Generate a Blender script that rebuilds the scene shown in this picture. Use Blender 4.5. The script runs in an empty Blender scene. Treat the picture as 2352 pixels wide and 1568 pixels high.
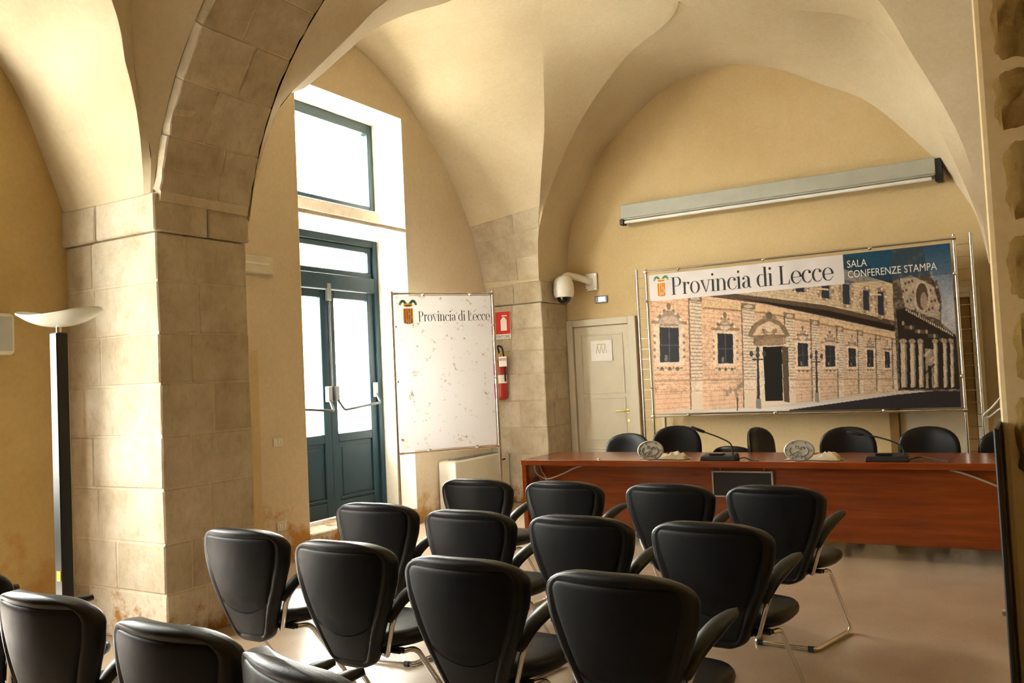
import bpy, bmesh, math, random
import numpy as np
from mathutils import Vector, Matrix

random.seed(7)
PI = math.pi
SC = bpy.context.scene
COL = SC.collection

# ------------------------------------------------------------------ camera
CAM_F, CAM_YAW, CAM_PITCH, CAM_ROLL, CAM_H = 1983.19, -0.53185724, 0.04292314, -0.04709505, 1.5
_d = Vector((math.sin(CAM_YAW) * math.cos(CAM_PITCH), math.cos(CAM_YAW) * math.cos(CAM_PITCH), math.sin(CAM_PITCH)))
_r = Vector((math.cos(CAM_YAW), -math.sin(CAM_YAW), 0))
_u = _r.cross(_d)
_c, _s = math.cos(CAM_ROLL), math.sin(CAM_ROLL)
_R, _U = _c * _r + _s * _u, -_s * _r + _c * _u
cam_data = bpy.data.cameras.new('camera')
cam_data.sensor_fit = 'HORIZONTAL'
cam_data.sensor_width = 36.0
cam_data.lens = CAM_F * 36.0 / 2352.0
cam_data.clip_start = 0.05
cam = bpy.data.objects.new('camera', cam_data)
COL.objects.link(cam)
M = Matrix((( _R.x, _U.x, -_d.x, 0), (_R.y, _U.y, -_d.y, 0), (_R.z, _U.z, -_d.z, CAM_H), (0, 0, 0, 1)))
cam.matrix_world = M
SC.camera = cam

# ------------------------------------------------------------------ world, daylight, exposure
SKY = 20.0
world = bpy.data.worlds.new('sky')
SC.world = world
world.use_nodes = True
bg = world.node_tree.nodes['Background']
bg.inputs[0].default_value = (1.0, 0.965, 0.90, 1)
bg.inputs[1].default_value = SKY
SC.view_settings.view_transform = 'Standard'
SC.view_settings.look = 'None'
SC.view_settings.exposure = 1.88
SC.view_settings.gamma = 1.0
SC.view_settings.use_curve_mapping = False

def portal(name, loc, sy, sz):
    l = bpy.data.lights.new(name, 'AREA')
    l.shape = 'RECTANGLE'; l.size = sz; l.size_y = sy; l.cycles.is_portal = True
    o = bpy.data.objects.new(name, l); COL.objects.link(o)
    o.location = loc; o.rotation_euler = (0, -PI / 2, 0)
    return o
portal('daylight_portal', (-6.28, 6.69, 2.3), 1.75, 4.3)
portal('daylight_portal.001', (-5.83, 1.99, 2.0), 1.75, 3.9)

# ------------------------------------------------------------------ materials
MATS = {}
def nodes_of(name):
    m = bpy.data.materials.new(name); m.use_nodes = True
    nt = m.node_tree; b = nt.nodes['Principled BSDF']
    MATS[name] = m
    return m, nt, b
def N(nt, t, **kw):
    n = nt.nodes.new(t)
    for k, v in kw.items(): setattr(n, k, v)
    return n
def ramp(nt, fac, stops):
    r = N(nt, 'ShaderNodeValToRGB')
    el = r.color_ramp.elements
    while len(el) < len(stops): el.new(0.5)
    for e, (p, c) in zip(el, stops):
        e.position = p; e.color = (*c, 1) if len(c) == 3 else c
    nt.links.new(fac, r.inputs[0]); return r.outputs[0]
def noise(nt, scale, detail=4, rough=0.6, vec=None):
    n = N(nt, 'ShaderNodeTexNoise'); n.inputs['Scale'].default_value = scale
    n.inputs['Detail'].default_value = detail; n.inputs['Roughness'].default_value = rough
    if vec is not None: nt.links.new(vec, n.inputs['Vector'])
    return n.outputs['Fac']
def pos(nt): return N(nt, 'ShaderNodeNewGeometry').outputs['Position']
def objc(nt): return N(nt, 'ShaderNodeTexCoord').outputs['Object']
def mixc(nt, fac, a, b, mode='MIX'):
    m = N(nt, 'ShaderNodeMix', data_type='RGBA', blend_type=mode)
    for s, v in ((m.inputs[0], fac), (m.inputs[6], a), (m.inputs[7], b)):
        if hasattr(v, 'is_linked'): nt.links.new(v, s)
        else: s.default_value = (*v, 1) if isinstance(v, tuple) else v
    return m.outputs[2]
def mth(nt, op, a, b=0.0, c=None):
    m = N(nt, 'ShaderNodeMath', operation=op)
    for s, v in zip(m.inputs, (a, b, c)):
        if v is None: continue
        if hasattr(v, 'is_linked'): nt.links.new(v, s)
        else: s.default_value = v
    return m.outputs[0]
def bump(nt, b, h, strength, dist=0.01):
    n = N(nt, 'ShaderNodeBump'); n.inputs['Strength'].default_value = strength; n.inputs['Distance'].default_value = dist
    nt.links.new(h, n.inputs['Height']); nt.links.new(n.outputs[0], b.inputs['Normal'])
def plain(name, col, rough=0.5, metal=0.0, spec=0.5, emit=None, estr=0.0, var=0.06, vs=6.0):
    m, nt, b = nodes_of(name)
    f = noise(nt, vs, 3, 0.6, objc(nt))
    lo = tuple(max(0, c * (1 - var)) for c in col); hi = tuple(min(1, c * (1 + var)) for c in col)
    nt.links.new(ramp(nt, f, [(0.3, lo), (0.7, hi)]), b.inputs['Base Color'])
    b.inputs['Roughness'].default_value = rough; b.inputs['Metallic'].default_value = metal
    b.inputs['Specular IOR Level'].default_value = spec
    if emit:
        b.inputs['Emission Color'].default_value = (*emit, 1); b.inputs['Emission Strength'].default_value = estr
    return m

def plaster(name, a, b_, stain, zlow=0.9, amount=1.0):
    """lime plaster with soft cloudy variation and damp stains rising from the floor"""
    m, nt, b = nodes_of(name)
    p = pos(nt)
    f = noise(nt, 1.1, 5, 0.62, p)
    base = ramp(nt, f, [(0.3, a), (0.72, b_)])
    sx = N(nt, 'ShaderNodeSeparateXYZ'); nt.links.new(p, sx.inputs[0])
    f2 = noise(nt, 3.3, 6, 0.7, p)
    hgt = mth(nt, 'DIVIDE', sx.outputs[2], zlow)
    k = mth(nt, 'SUBTRACT', mth(nt, 'MULTIPLY', f2, 2.4), mth(nt, 'ADD', hgt, 0.72))
    k = mth(nt, 'MULTIPLY', k, 2.2 * amount)
    k.node.use_clamp = True
    col = mixc(nt, k, base, stain)
    f4 = noise(nt, 28, 4, 0.7, p)
    col = mixc(nt, 0.16, col, ramp(nt, f4, [(0.35, (0.55, 0.5, 0.42)), (0.65, (1, 1, 1))]), 'MULTIPLY')
    nt.links.new(col, b.inputs['Base Color'])
    b.inputs['Roughness'].default_value = 0.85; b.inputs['Specular IOR Level'].default_value = 0.2
    f3 = noise(nt, 14, 6, 0.65, p)
    bump(nt, b, f3, 0.25, 0.012)
    return m
plaster('plaster_wall', (0.60, 0.45, 0.235), (0.68, 0.535, 0.315), (0.44, 0.25, 0.08), 0.5)
plaster('plaster_pale', (0.66, 0.55, 0.385), (0.74, 0.635, 0.47), (0.50, 0.27, 0.07), 0.62, 1.2)
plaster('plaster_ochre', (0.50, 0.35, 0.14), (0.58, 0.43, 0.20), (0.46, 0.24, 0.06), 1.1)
plaster('plaster_vault', (0.60, 0.50, 0.34), (0.69, 0.60, 0.43), (0.6, 0.45, 0.25), 0.01)
plaster('plaster_reveal_lit', (0.80, 0.74, 0.62), (0.86, 0.81, 0.70), (0.66, 0.42, 0.16), 0.35)

def stone(name, a, b_, c_, zlow=0.55, bstr=0.5, stain=(0.36, 0.17, 0.04), pit=1.0):
    m, nt, b = nodes_of(name)
    p = pos(nt)
    oi = N(nt, 'ShaderNodeObjectInfo')
    f = noise(nt, 4.0, 7, 0.68, p)
    col = ramp(nt, f, [(0.28, a), (0.5, b_), (0.75, c_)])
    tone = ramp(nt, oi.outputs['Random'], [(0, (0.82, 0.79, 0.74)), (1, (1, 1, 1))])
    col = mixc(nt, 1.0, col, tone, 'MULTIPLY')
    mp = N(nt, 'ShaderNodeMapping'); nt.links.new(p, mp.inputs[0]); mp.inputs['Scale'].default_value = (9, 9, 4)
    v = noise(nt, 3.0, 6, 0.75, mp.outputs[0])
    col = mixc(nt, 0.34 * pit, col, ramp(nt, v, [(0.33, (0.62, 0.50, 0.36)), (0.48, (1, 1, 1))]), 'MULTIPLY')
    sx = N(nt, 'ShaderNodeSeparateXYZ'); nt.links.new(p, sx.inputs[0])
    f2 = noise(nt, 5.0, 6, 0.7, p)
    k = mth(nt, 'SUBTRACT', mth(nt, 'MULTIPLY', f2, 2.4), mth(nt, 'ADD', mth(nt, 'DIVIDE', sx.outputs[2], zlow), 0.85))
    k = mth(nt, 'MULTIPLY', k, 3.0); k.node.use_clamp = True
    col = mixc(nt, k, col, stain)
    nt.links.new(col, b.inputs['Base Color'])
    b.inputs['Roughness'].default_value = 0.9; b.inputs['Specular IOR Level'].default_value = 0.15
    h = mth(nt, 'ADD', noise(nt, 22, 8, 0.75, p), mth(nt, 'MULTIPLY', f, 1.2))
    bump(nt, b, h, bstr, 0.025)
    return m
stone('pier_stone', (0.48, 0.40, 0.28), (0.64, 0.56, 0.43), (0.76, 0.70, 0.58))
stone('mortar', (0.58, 0.49, 0.35), (0.70, 0.61, 0.46), (0.76, 0.69, 0.56), bstr=0.4)
stone('rough_stone', (0.30, 0.18, 0.05), (0.46, 0.29, 0.085), (0.56, 0.39, 0.15), 0.05, 1.0, pit=1.6)
stone('sill_stone', (0.55, 0.50, 0.44), (0.66, 0.60, 0.53), (0.75, 0.69, 0.6), 0.01, 0.2)

def floor_mat():
    m, nt, b = nodes_of('floor_resin')
    p = pos(nt)
    f = noise(nt, 1.6, 5, 0.6, p); g = noise(nt, 60, 3, 0.6, p)
    col = ramp(nt, f, [(0.3, (0.36, 0.265, 0.18)), (0.7, (0.45, 0.34, 0.24))])
    col = mixc(nt, 0.25, col, ramp(nt, g, [(0.4, (0.75, 0.7, 0.65)), (0.6, (1, 1, 1))]), 'MULTIPLY')
    nt.links.new(col, b.inputs['Base Color'])
    b.inputs['Roughness'].default_value = 0.24; b.inputs['Specular IOR Level'].default_value = 0.45
    
floor_mat()

def wood():
    m, nt, b = nodes_of('cherry_wood')
    mp = N(nt, 'ShaderNodeMapping'); nt.links.new(pos(nt), mp.inputs[0]); mp.inputs['Scale'].default_value = (0.7, 6, 9)
    f = noise(nt, 2.2, 6, 0.6, mp.outputs[0])
    col = ramp(nt, f, [(0.3, (0.17, 0.028, 0.003)), (0.55, (0.25, 0.046, 0.005)), (0.75, (0.31, 0.068, 0.009))])
    nt.links.new(col, b.inputs['Base Color']); b.inputs['Roughness'].default_value = 0.22
    b.inputs['Coat Weight'].default_value = 0.3; b.inputs['Coat Roughness'].default_value = 0.12
wood()
def leather(name, col, r, spec=.5):
    m, nt, b = nodes_of(name); b.inputs['Specular IOR Level'].default_value = spec
    o = objc(nt)
    f = noise(nt, 7, 4, 0.6, o)
    nt.links.new(ramp(nt, f, [(0.3, tuple(c * .8 for c in col)), (0.7, tuple(c * 1.25 for c in col))]), b.inputs['Base Color'])
    nt.links.new(ramp(nt, f, [(0.3, (r - .05,) * 3), (0.7, (r + .07,) * 3)]), b.inputs['Roughness'])
    v = N(nt, 'ShaderNodeTexVoronoi'); v.inputs['Scale'].default_value = 260; nt.links.new(o, v.inputs['Vector'])
    bump(nt, b, v.outputs['Distance'], 0.12, 0.002)
leather('black_leather', (0.0035, 0.0035, 0.0035), 0.38, .36)
leather('black_leather_back', (0.003, 0.003, 0.003), 0.5, .22)
leather('grey_leather', (0.007, 0.007, 0.007), 0.45, .3)
leather('black_plastic', (0.010, 0.0105, 0.012), 0.4, .4)
plain('chrome', (0.78, 0.76, 0.73), 0.12, 1.0)
plain('steel', (0.66, 0.65, 0.63), 0.22, 1.0)
plain('teal_paint', (0.008, 0.030, 0.042), 0.42, spec=.35)
plain('grey_metal', (0.20, 0.21, 0.21), 0.4, 0.3)
plain('fixture_white', (0.43, 0.44, 0.39), 0.45)
plain('tube_white', (0.86, 0.86, 0.86), 0.3)
plain('white_plastic', (0.80, 0.77, 0.70), 0.4)
plain('cream_enamel', (0.66, 0.62, 0.49), 0.45)
plain('door_paint', (0.60, 0.53, 0.40), 0.5, var=0.04)
plain('brown_wood', (0.26, 0.15, 0.045), 0.5, var=0.2)
plain('brass', (0.75, 0.52, 0.16), 0.2, 1.0)
plain('paper', (0.83, 0.79, 0.76), 0.7)
plain('beige_paper', (0.62, 0.53, 0.38), 0.8, var=0.15)
plain('red_paint', (0.42, 0.02, 0.015), 0.35)
plain('sign_red', (0.62, 0.03, 0.02), 0.5)
plain('sign_white', (0.82, 0.80, 0.76), 0.5)
plain('ink', (0.02, 0.018, 0.02), 0.6)
plain('yellow_tag', (0.62, 0.52, 0.05), 0.5)
plain('pewter', (0.44, 0.42, 0.36), 0.45, 0.35, var=0.12, vs=30)
plain('pewter_dark', (0.20, 0.19, 0.16), 0.5, 0.3)
plain('screen_black', (0.012, 0.013, 0.014), 0.3)
plain('lens_black', (0.01, 0.01, 0.012), 0.06)
plain('lamp_glass', (0.72, 0.76, 0.68), 0.25)
plain('lamp_pole', (0.022, 0.027, 0.028), 0.4)
plain('cable_grey', (0.42, 0.38, 0.33), 0.5)
plain('black_panel', (0.006, 0.006, 0.006), 0.5)
plain('ground_paving', (0.55, 0.52, 0.46), 0.9)
plain('lit_diffuser', (0.9, 0.9, 0.85), 0.4, emit=(1, 0.97, 0.85), estr=1.4)
plain('silk_white', (0.86, 0.85, 0.83), 0.55)

def glass_mat():
    m = bpy.data.materials.new('pane_glass'); m.use_nodes = True; MATS['pane_glass'] = m
    nt = m.node_tree; nt.nodes.clear()
    out = N(nt, 'ShaderNodeOutputMaterial'); mx = N(nt, 'ShaderNodeMixShader')
    tr = N(nt, 'ShaderNodeBsdfTransparent'); gl = N(nt, 'ShaderNodeBsdfGlossy')
    gl.inputs['Roughness'].default_value = 0.02; tr.inputs[0].default_value = (0.93, 0.95, 0.94, 1)
    mx.inputs[0].default_value = 0.05; nt.links.new(tr.outputs[0], mx.inputs[1]); nt.links.new(gl.outputs[0], mx.inputs[2])
    nt.links.new(mx.outputs[0], out.inputs[0])
glass_mat()
def print_mat():
    m, nt, b = nodes_of('printed_film')
    a = N(nt, 'ShaderNodeAttribute'); a.attribute_name = 'ink'
    nt.links.new(a.outputs['Color'], b.inputs['Base Color'])
    b.inputs['Roughness'].default_value = 0.38
    b.inputs['Specular IOR Level'].default_value = 0.2
print_mat()
def sheet_mat():
    m, nt, b = nodes_of('printed_sheet')
    a = N(nt, 'ShaderNodeAttribute'); a.attribute_name = 'ink'
    nt.links.new(a.outputs['Color'], b.inputs['Base Color']); b.inputs['Roughness'].default_value = 0.45
    tl = N(nt, 'ShaderNodeBsdfTranslucent'); nt.links.new(a.outputs['Color'], tl.inputs[0])
    mx = N(nt, 'ShaderNodeMixShader'); mx.inputs[0].default_value = 0.30
    nt.links.new(b.outputs[0], mx.inputs[1]); nt.links.new(tl.outputs[0], mx.inputs[2]); nt.links.new(mx.outputs[0], nt.nodes['Material Output'].inputs[0])
sheet_mat()
def board_mat():
    m, nt, b = nodes_of('scuffed_board')
    o = objc(nt)
    f = noise(nt, 9, 3, 0.5, o); g = noise(nt, 32, 3, 0.6, o)
    k = mth(nt, 'MULTIPLY', mth(nt, 'SUBTRACT', mth(nt, 'MULTIPLY', f, g), 0.335), 9.0); k.node.use_clamp = True
    col = mixc(nt, k, (0.86, 0.85, 0.85), (0.30, 0.26, 0.22))
    nt.links.new(col, b.inputs['Base Color']); b.inputs['Roughness'].default_value = 0.45
    tl = N(nt, 'ShaderNodeBsdfTranslucent'); nt.links.new(col, tl.inputs[0])     # thin sheet, lit through by the door behind it
    mx = N(nt, 'ShaderNodeMixShader'); mx.inputs[0].default_value = 0.30
    out = nt.nodes['Material Output']
    nt.links.new(b.outputs[0], mx.inputs[1]); nt.links.new(tl.outputs[0], mx.inputs[2]); nt.links.new(mx.outputs[0], out.inputs[0])
board_mat()

# ------------------------------------------------------------------ mesh helpers
class MB:
    def __init__(s): s.v = []; s.f = []
    def add(s, vs, fs):
        o = len(s.v); s.v += [tuple(v) for v in vs]; s.f += [tuple(i + o for i in f) for f in fs]; return s
    def box(s, a, b):
        x0, y0, z0 = a; x1, y1, z1 = b
        return s.add([(x0,y0,z0),(x1,y0,z0),(x1,y1,z0),(x0,y1,z0),(x0,y0,z1),(x1,y0,z1),(x1,y1,z1),(x0,y1,z1)],
            [(0,3,2,1),(4,5,6,7),(0,1,5,4),(1,2,6,5),(2,3,7,6),(3,0,4,7)])
    def hexa(s, p):   # 8 corners, bottom four then top four
        return s.add(p, [(0,3,2,1),(4,5,6,7),(0,1,5,4),(1,2,6,5),(2,3,7,6),(3,0,4,7)])
    def tube(s, pts, r, seg=10, cap=True):
        pts = [Vector(p) for p in pts]; n = len(pts)
        rr = r if isinstance(r, (list, tuple)) else [r] * n
        t0 = (pts[1] - pts[0]).normalized()
        up = Vector((0, 0, 1)) if abs(t0.z) < 0.9 else Vector((1, 0, 0))
        nrm = (up - t0 * up.dot(t0)).normalized()
        vs = []
        for i, p in enumerate(pts):
            t = ((pts[min(i + 1, n - 1)] - p).normalized() + (p - pts[max(i - 1, 0)]).normalized())
            t = t.normalized() if t.length > 1e-6 else t0
            nrm = (nrm - t * nrm.dot(t)).normalized(); bi = t.cross(nrm)
            for k in range(seg):
                a = 2 * PI * k / seg
                vs.append(p + (nrm * math.cos(a) + bi * math.sin(a)) * rr[i])
        fs = [(i*seg+k, i*seg+(k+1)%seg, (i+1)*seg+(k+1)%seg, (i+1)*seg+k) for i in range(n-1) for k in range(seg)]
        if cap: fs += [tuple(range(seg-1, -1, -1)), tuple(range((n-1)*seg, n*seg))]
        return s.add(vs, fs)
    def lathe(s, prof, seg=24, axis='Z', c=(0,0,0), sx=1.0, sy=1.0):
        vs = []
        for r, h in prof:
            for k in range(seg):
                a = 2*PI*k/seg; x, y = r*math.cos(a)*sx, r*math.sin(a)*sy
                q = {'Z': (x, y, h), 'Y': (x, h, y), 'X': (h, x, y)}[axis]
                vs.append((q[0]+c[0], q[1]+c[1], q[2]+c[2]))
        n = len(prof)
        fs = [(i*seg+k, i*seg+(k+1)%seg, (i+1)*seg+(k+1)%seg, (i+1)*seg+k) for i in range(n-1) for k in range(seg)]
        if prof[0][0] > 1e-6: fs.append(tuple(range(seg-1, -1, -1)))
        if prof[-1][0] > 1e-6: fs.append(tuple(range((n-1)*seg, n*seg)))
        return s.add(vs, fs)
    def grid(s, rows, closed=False):
        nv = len(rows[0]); vs = [p for r in rows for p in r]
        fs = []
        for i in range(len(rows)-1):
            for k in range(nv if closed else nv-1):
                k2 = (k+1) % nv
                fs.append((i*nv+k, i*nv+k2, (i+1)*nv+k2, (i+1)*nv+k))
        return s.add(vs, fs)
    def xf(s, m):
        s.v = [tuple(m @ Vector(v)) for v in s.v]; return s
    def mesh(s, name, mat, smooth=None, bev=0.0, seg=1, recalc=True):
        me = bpy.data.meshes.new(name)
        me.from_pydata(s.v, [], s.f)
        if recalc or bev > 0:
            bm = bmesh.new(); bm.from_mesh(me)
            if bev > 0:
                bmesh.ops.remove_doubles(bm, verts=bm.verts, dist=1e-5)
                bmesh.ops.recalc_face_normals(bm, faces=bm.faces)
                ed = [e for e in bm.edges if len(e.link_faces) == 2 and e.calc_face_angle(0) > 0.6]
                bmesh.ops.bevel(bm, geom=ed, offset=bev, segments=seg, affect='EDGES', profile=0.5, clamp_overlap=True)
            else:
                bmesh.ops.recalc_face_normals(bm, faces=bm.faces)
            bm.to_mesh(me); bm.free()
        me.materials.append(MATS[mat])
        if smooth is not None:
            me.shade_smooth(); me.set_sharp_from_angle(angle=math.radians(smooth))
        return me
    def build(s, name, mat, parent=None, smooth=None, bev=0.0, seg=1, recalc=True):
        o = bpy.data.objects.new(name, s.mesh(name, mat, smooth, bev, seg, recalc)); COL.objects.link(o)
        if parent is not None: o.parent = parent
        return o
def tag(o, label=None, cat=None, group=None, kind=None):
    for k, v in (('label', label), ('category', cat), ('group', group), ('kind', kind)):
        if v: o[k] = v
    return o
def thing(name, loc=(0,0,0), rz=0.0, label=None, cat=None, group=None, kind=None):
    o = bpy.data.objects.new(name, None); COL.objects.link(o); o.empty_display_size = 0.1
    o.location = loc; o.rotation_euler = (0, 0, rz)
    return tag(o, label, cat, group, kind)
def copy_tree(o, parent=None):
    c = o.copy(); COL.objects.link(c)
    if parent is not None: c.parent = parent
    for ch in o.children: copy_tree(ch, c)
    return c
def inst(mesh, name, parent, m=None):
    o = bpy.data.objects.new(name, mesh); COL.objects.link(o); o.parent = parent
    if m is not None: o.matrix_local = m
    return o
def smooth_path(pts, n):
    """Catmull-Rom through pts resampled to n points equally spaced by length"""
    P = [np.array(p, float) for p in pts]
    P = [2*P[0]-P[1]] + P + [2*P[-1]-P[-2]]
    out = []
    for i in range(1, len(P)-2):
        for t in np.linspace(0, 1, 24, endpoint=False):
            a, b, c, d = P[i-1:i+3]
            out.append(0.5*((2*b)+(c-a)*t+(2*a-5*b+4*c-d)*t*t+(3*b-a-3*c+d)*t**3))
    out.append(P[-2]); out = np.array(out)
    L = np.concatenate([[0], np.cumsum(np.linalg.norm(np.diff(out, axis=0), axis=1))])
    q = np.linspace(0, L[-1], n)
    return np.stack([np.interp(q, L, out[:, k]) for k in range(3)], 1)
def rounded(pts, r, n=5):
    """polyline with its inner corners rounded"""
    pts = [Vector(p) for p in pts]; out = [pts[0]]
    for i in range(1, len(pts)-1):
        a, b, c = pts[i-1], pts[i], pts[i+1]
        d1, d2 = (a-b), (c-b); k = min(r, d1.length*.45, d2.length*.45)
        p, q = b + d1.normalized()*k, b + d2.normalized()*k
        for j in range(n+1):
            t = j/n; out.append(p*(1-t)**2 + b*2*t*(1-t) + q*t*t)
    out.append(pts[-1]); return out

# ------------------------------------------------------------------ room shell
XL, XLN, XR, YB, YF = -5.69, -5.40, 0.85, 9.75, -2.5
PX, PY0, PY1 = -4.487, 3.416, 4.13          # transverse-arch pier on the left
CX, CY = -4.91, 9.08                        # corner pier at the far left
tag(MB().box((-6.3, -3.0, -0.2), (1.3, 10.2, 0.0)).build('floor', 'floor_resin'),
    'polished beige floor of the hall', 'floor', kind='structure')
tag(MB().box((-60, -60, -0.6), (-6.45, 50, -0.25)).box((-6.45, -60, -.6), (50, -3.1, -.25)).build('ground', 'ground_paving'),
    'pale paving outside the windows', 'ground', kind='structure')
tag(MB().box((-6.4, -3.0, 6.4), (1.3, 10.2, 6.6)).build('ceiling_sky_block', 'plaster_vault'), 'unseen slab added over the vaults to block the sky', 'ceiling', kind='structure')  # added slab, never in view, keeps sky light from leaking in
tag(MB().box((-6.4, YB, 0), (1.3, YB+.3, 6.4)).build('wall_back', 'plaster_wall'), 'cream plastered wall behind the speakers table', 'wall', kind='structure')
tag(MB().box((XR, -3.0, 0), (XR+.3, YB, 6.4)).build('wall_right', 'rough_stone'), 'ochre wall on the right of the hall', 'wall', kind='structure')  # unseen wall, given dark stone to cut bounce light
tag(MB().box((-6.0, YF-.3, 0), (XR, YF, 6.4)).build('wall_front', 'rough_stone'), 'unseen dark stone wall at the near end of the hall', 'wall', kind='structure')  # behind the camera, darkened to keep fill light off the chair backs

def wall_with_opening(name, x, xo, y0, y1, oy0, oy1, otop, mat, label):
    b = MB()
    b.box((xo, y0, 0), (x, oy0, 6.4)); b.box((xo, oy1, 0), (x, y1, 6.4)); b.box((xo, oy0, otop), (x, oy1, 6.4))
    w = tag(b.build(name, mat), label, 'wall', kind='structure')
    r = MB(); t = 0.006                     # lining of the deep reveal, window light put into its paler colour
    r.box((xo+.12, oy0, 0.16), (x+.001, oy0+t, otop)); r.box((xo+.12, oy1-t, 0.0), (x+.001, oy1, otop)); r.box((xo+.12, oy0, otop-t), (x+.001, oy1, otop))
    r.build('reveal', 'plaster_reveal_lit', w)
    return w
OY0, OY1, OT = 5.87, 7.50, 4.40
wl = wall_with_opening('wall_left', XL, -6.28, 3.7, YB, OY0, OY1, OT, 'plaster_pale', 'cream window wall on the left beyond the pier')
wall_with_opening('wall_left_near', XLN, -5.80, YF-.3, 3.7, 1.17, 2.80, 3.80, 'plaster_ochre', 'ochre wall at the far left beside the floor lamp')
def step_block(x0, x1, y0, y1):
    b = MB().box((x0, y0, 0), (x1, y1, 0.17)).build('trim_1', 'pier_stone', bev=0.012)
    return tag(b, 'worn stone step under the glazed door', 'step', kind='structure')
step_block(-6.28, XL+.02, OY0, OY1)

# glazed double door and upper window; built for both openings
def opening_units(dx, dy, idx, far):
    X = -6.15 + dx; y0, y1 = OY0 + dy, OY1 + dy - (0 if far else .03)
    d = thing('door_%d' % idx, (X, (y0+y1)/2, 0.17), 0, 'dark teal glazed double door in the deep daylit reveal' if far else 'dark teal glazed double door in the near left wall', 'door', kind='structure')
    w = (y1 - y0); hw = w/2 - .006
    def bar(name, a, b, par=d, bev=.006): return MB().box(a, b).build(name, 'teal_paint', par, bev=bev)
    T = 2.92
    bar('frame', (-.05, -hw, 0), (.06, -hw+.075, T)); bar('frame', (-.05, hw-.075, 0), (.06, hw, T)); bar('frame', (-.05, -hw+.075, T-.08), (.06, hw-.075, T))
    bar('transom_bar', (-.05, -hw+.075, 2.34), (.065, hw-.075, 2.50))
    ts = bar('transom_sash', (-.02, -hw+.075, 2.50), (.03, hw-.075, 2.56)); bar('rail', (-.02, -hw+.075, T-.14), (.03, hw-.075, T-.08), ts)
    for s in (-1, 1): bar('stile', (-.02, min(s*(hw-.075), s*(hw-.135)), 2.56), (.03, max(s*(hw-.075), s*(hw-.135)), T-.14), ts)
    MB().box((-.004, -hw+.135, 2.56), (.004, hw-.135, T-.14)).build('pane', 'pane_glass', ts)
    for s in (-1, 1):
        a, b = sorted((s*.004, s*(hw-.078)))
        lf = thing('leaf', (0, 0, 0)); lf.parent = d
        i0, i1 = (a+.10, b-.095) if s > 0 else (a+.095, b-.10)
        bar('stile', (-.03, a, .01), (.03, i0, 2.335), lf); bar('stile', (-.03, i1, .01), (.03, b, 2.335), lf)
        bar('rail', (-.03, i0, .01), (.03, i1, .16), lf); bar('rail', (-.03, i0, .76), (.03, i1, .85), lf); bar('rail', (-.03, i0, 2.25), (.03, i1, 2.335), lf)
        bar('panel', (-.012, i0, .16), (.012, i1, .76), lf, .003)
        bar('moulding', (.005, i0+.05, .21), (.02, i1-.05, .71), lf, .012)
        bar('kick_bar', (.012, i0, .175), (.034, i1, .20), lf, .004)
        MB().box((-.004, i0, .85), (.004, i1, 2.25)).build('pane', 'pane_glass', lf)
        # panic bar
        yb0, yb1 = (a+.05, b-.04) if s > 0 else (b-.05, a+.04)
        MB().box((.03, yb0-.03, 1.18), (.085, yb0+.03, 1.34)).build('latch_box', 'grey_metal', lf, bev=.006)
        if far: MB().box((.03, yb1-.022, 1.20), (.075, yb1+.022, 1.36)).build('latch_box', 'grey_metal', lf, bev=.006)
        pb = rounded([(.06, yb0, 1.22), (.14, yb0+s*.03, 1.09), (.14, yb1-s*.03, 1.14), (.06, yb1, 1.24)], .03)
        MB().tube(pb, .013, 10).build('push_bar', 'lamp_pole', lf, smooth=40)
    if far:
        MB().box((.03, -.03, 2.22), (.07, .03, 2.40)).build('top_bolt', 'grey_metal', d, bev=.006)
        MB().tube([(.055, 0, 2.22), (.055, 0, 1.34)], .011, 8).build('bolt_rod', 'lamp_pole', d, smooth=40)
    n = thing('window_%d' % idx, (X, (y0+y1)/2, 3.385), 0, 'square blue-framed window above the glazed door' if far else 'square window above the near glazed door', 'window', kind='structure')
    H = (OT if far else 3.80) - 3.385 - .008
    def wb(name, a, b): return MB().box(a, b).build(name, 'teal_paint', n, bev=.006)
    wb('frame', (-.05, -hw, 0), (.05, -hw+.085, H)); wb('frame', (-.05, hw-.085, 0), (.05, hw, H)); wb('frame', (-.05, -hw+.085, 0), (.05, hw-.085, .085)); wb('frame', (-.05, -hw+.085, H-.11), (.05, hw-.085, H))
    MB().box((-.004, -hw+.085, .085), (.004, hw-.085, H-.11)).build('pane', 'pane_glass', n)
    xin = XL if far else XLN
    sl = thing('trim_%d' % (1 + idx), (0, 0, 0), 0, 'pale stone sill under the upper window' if far else 'pale stone sill in the near window', 'window sill', kind='structure')
    MB().box((X-.1, y0, 3.135), (xin+.012, y1-.004, 3.185)).build('slab', 'sill_stone', sl, bev=.02, seg=2)
    MB().box((X-.1, y0, 3.185), (X+.19, y1-.10, 3.385)).build('upstand', 'sill_stone', sl, bev=.008)
opening_units(0, 0, 1, True)
opening_units(0.44, -4.70, 2, False)

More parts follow.
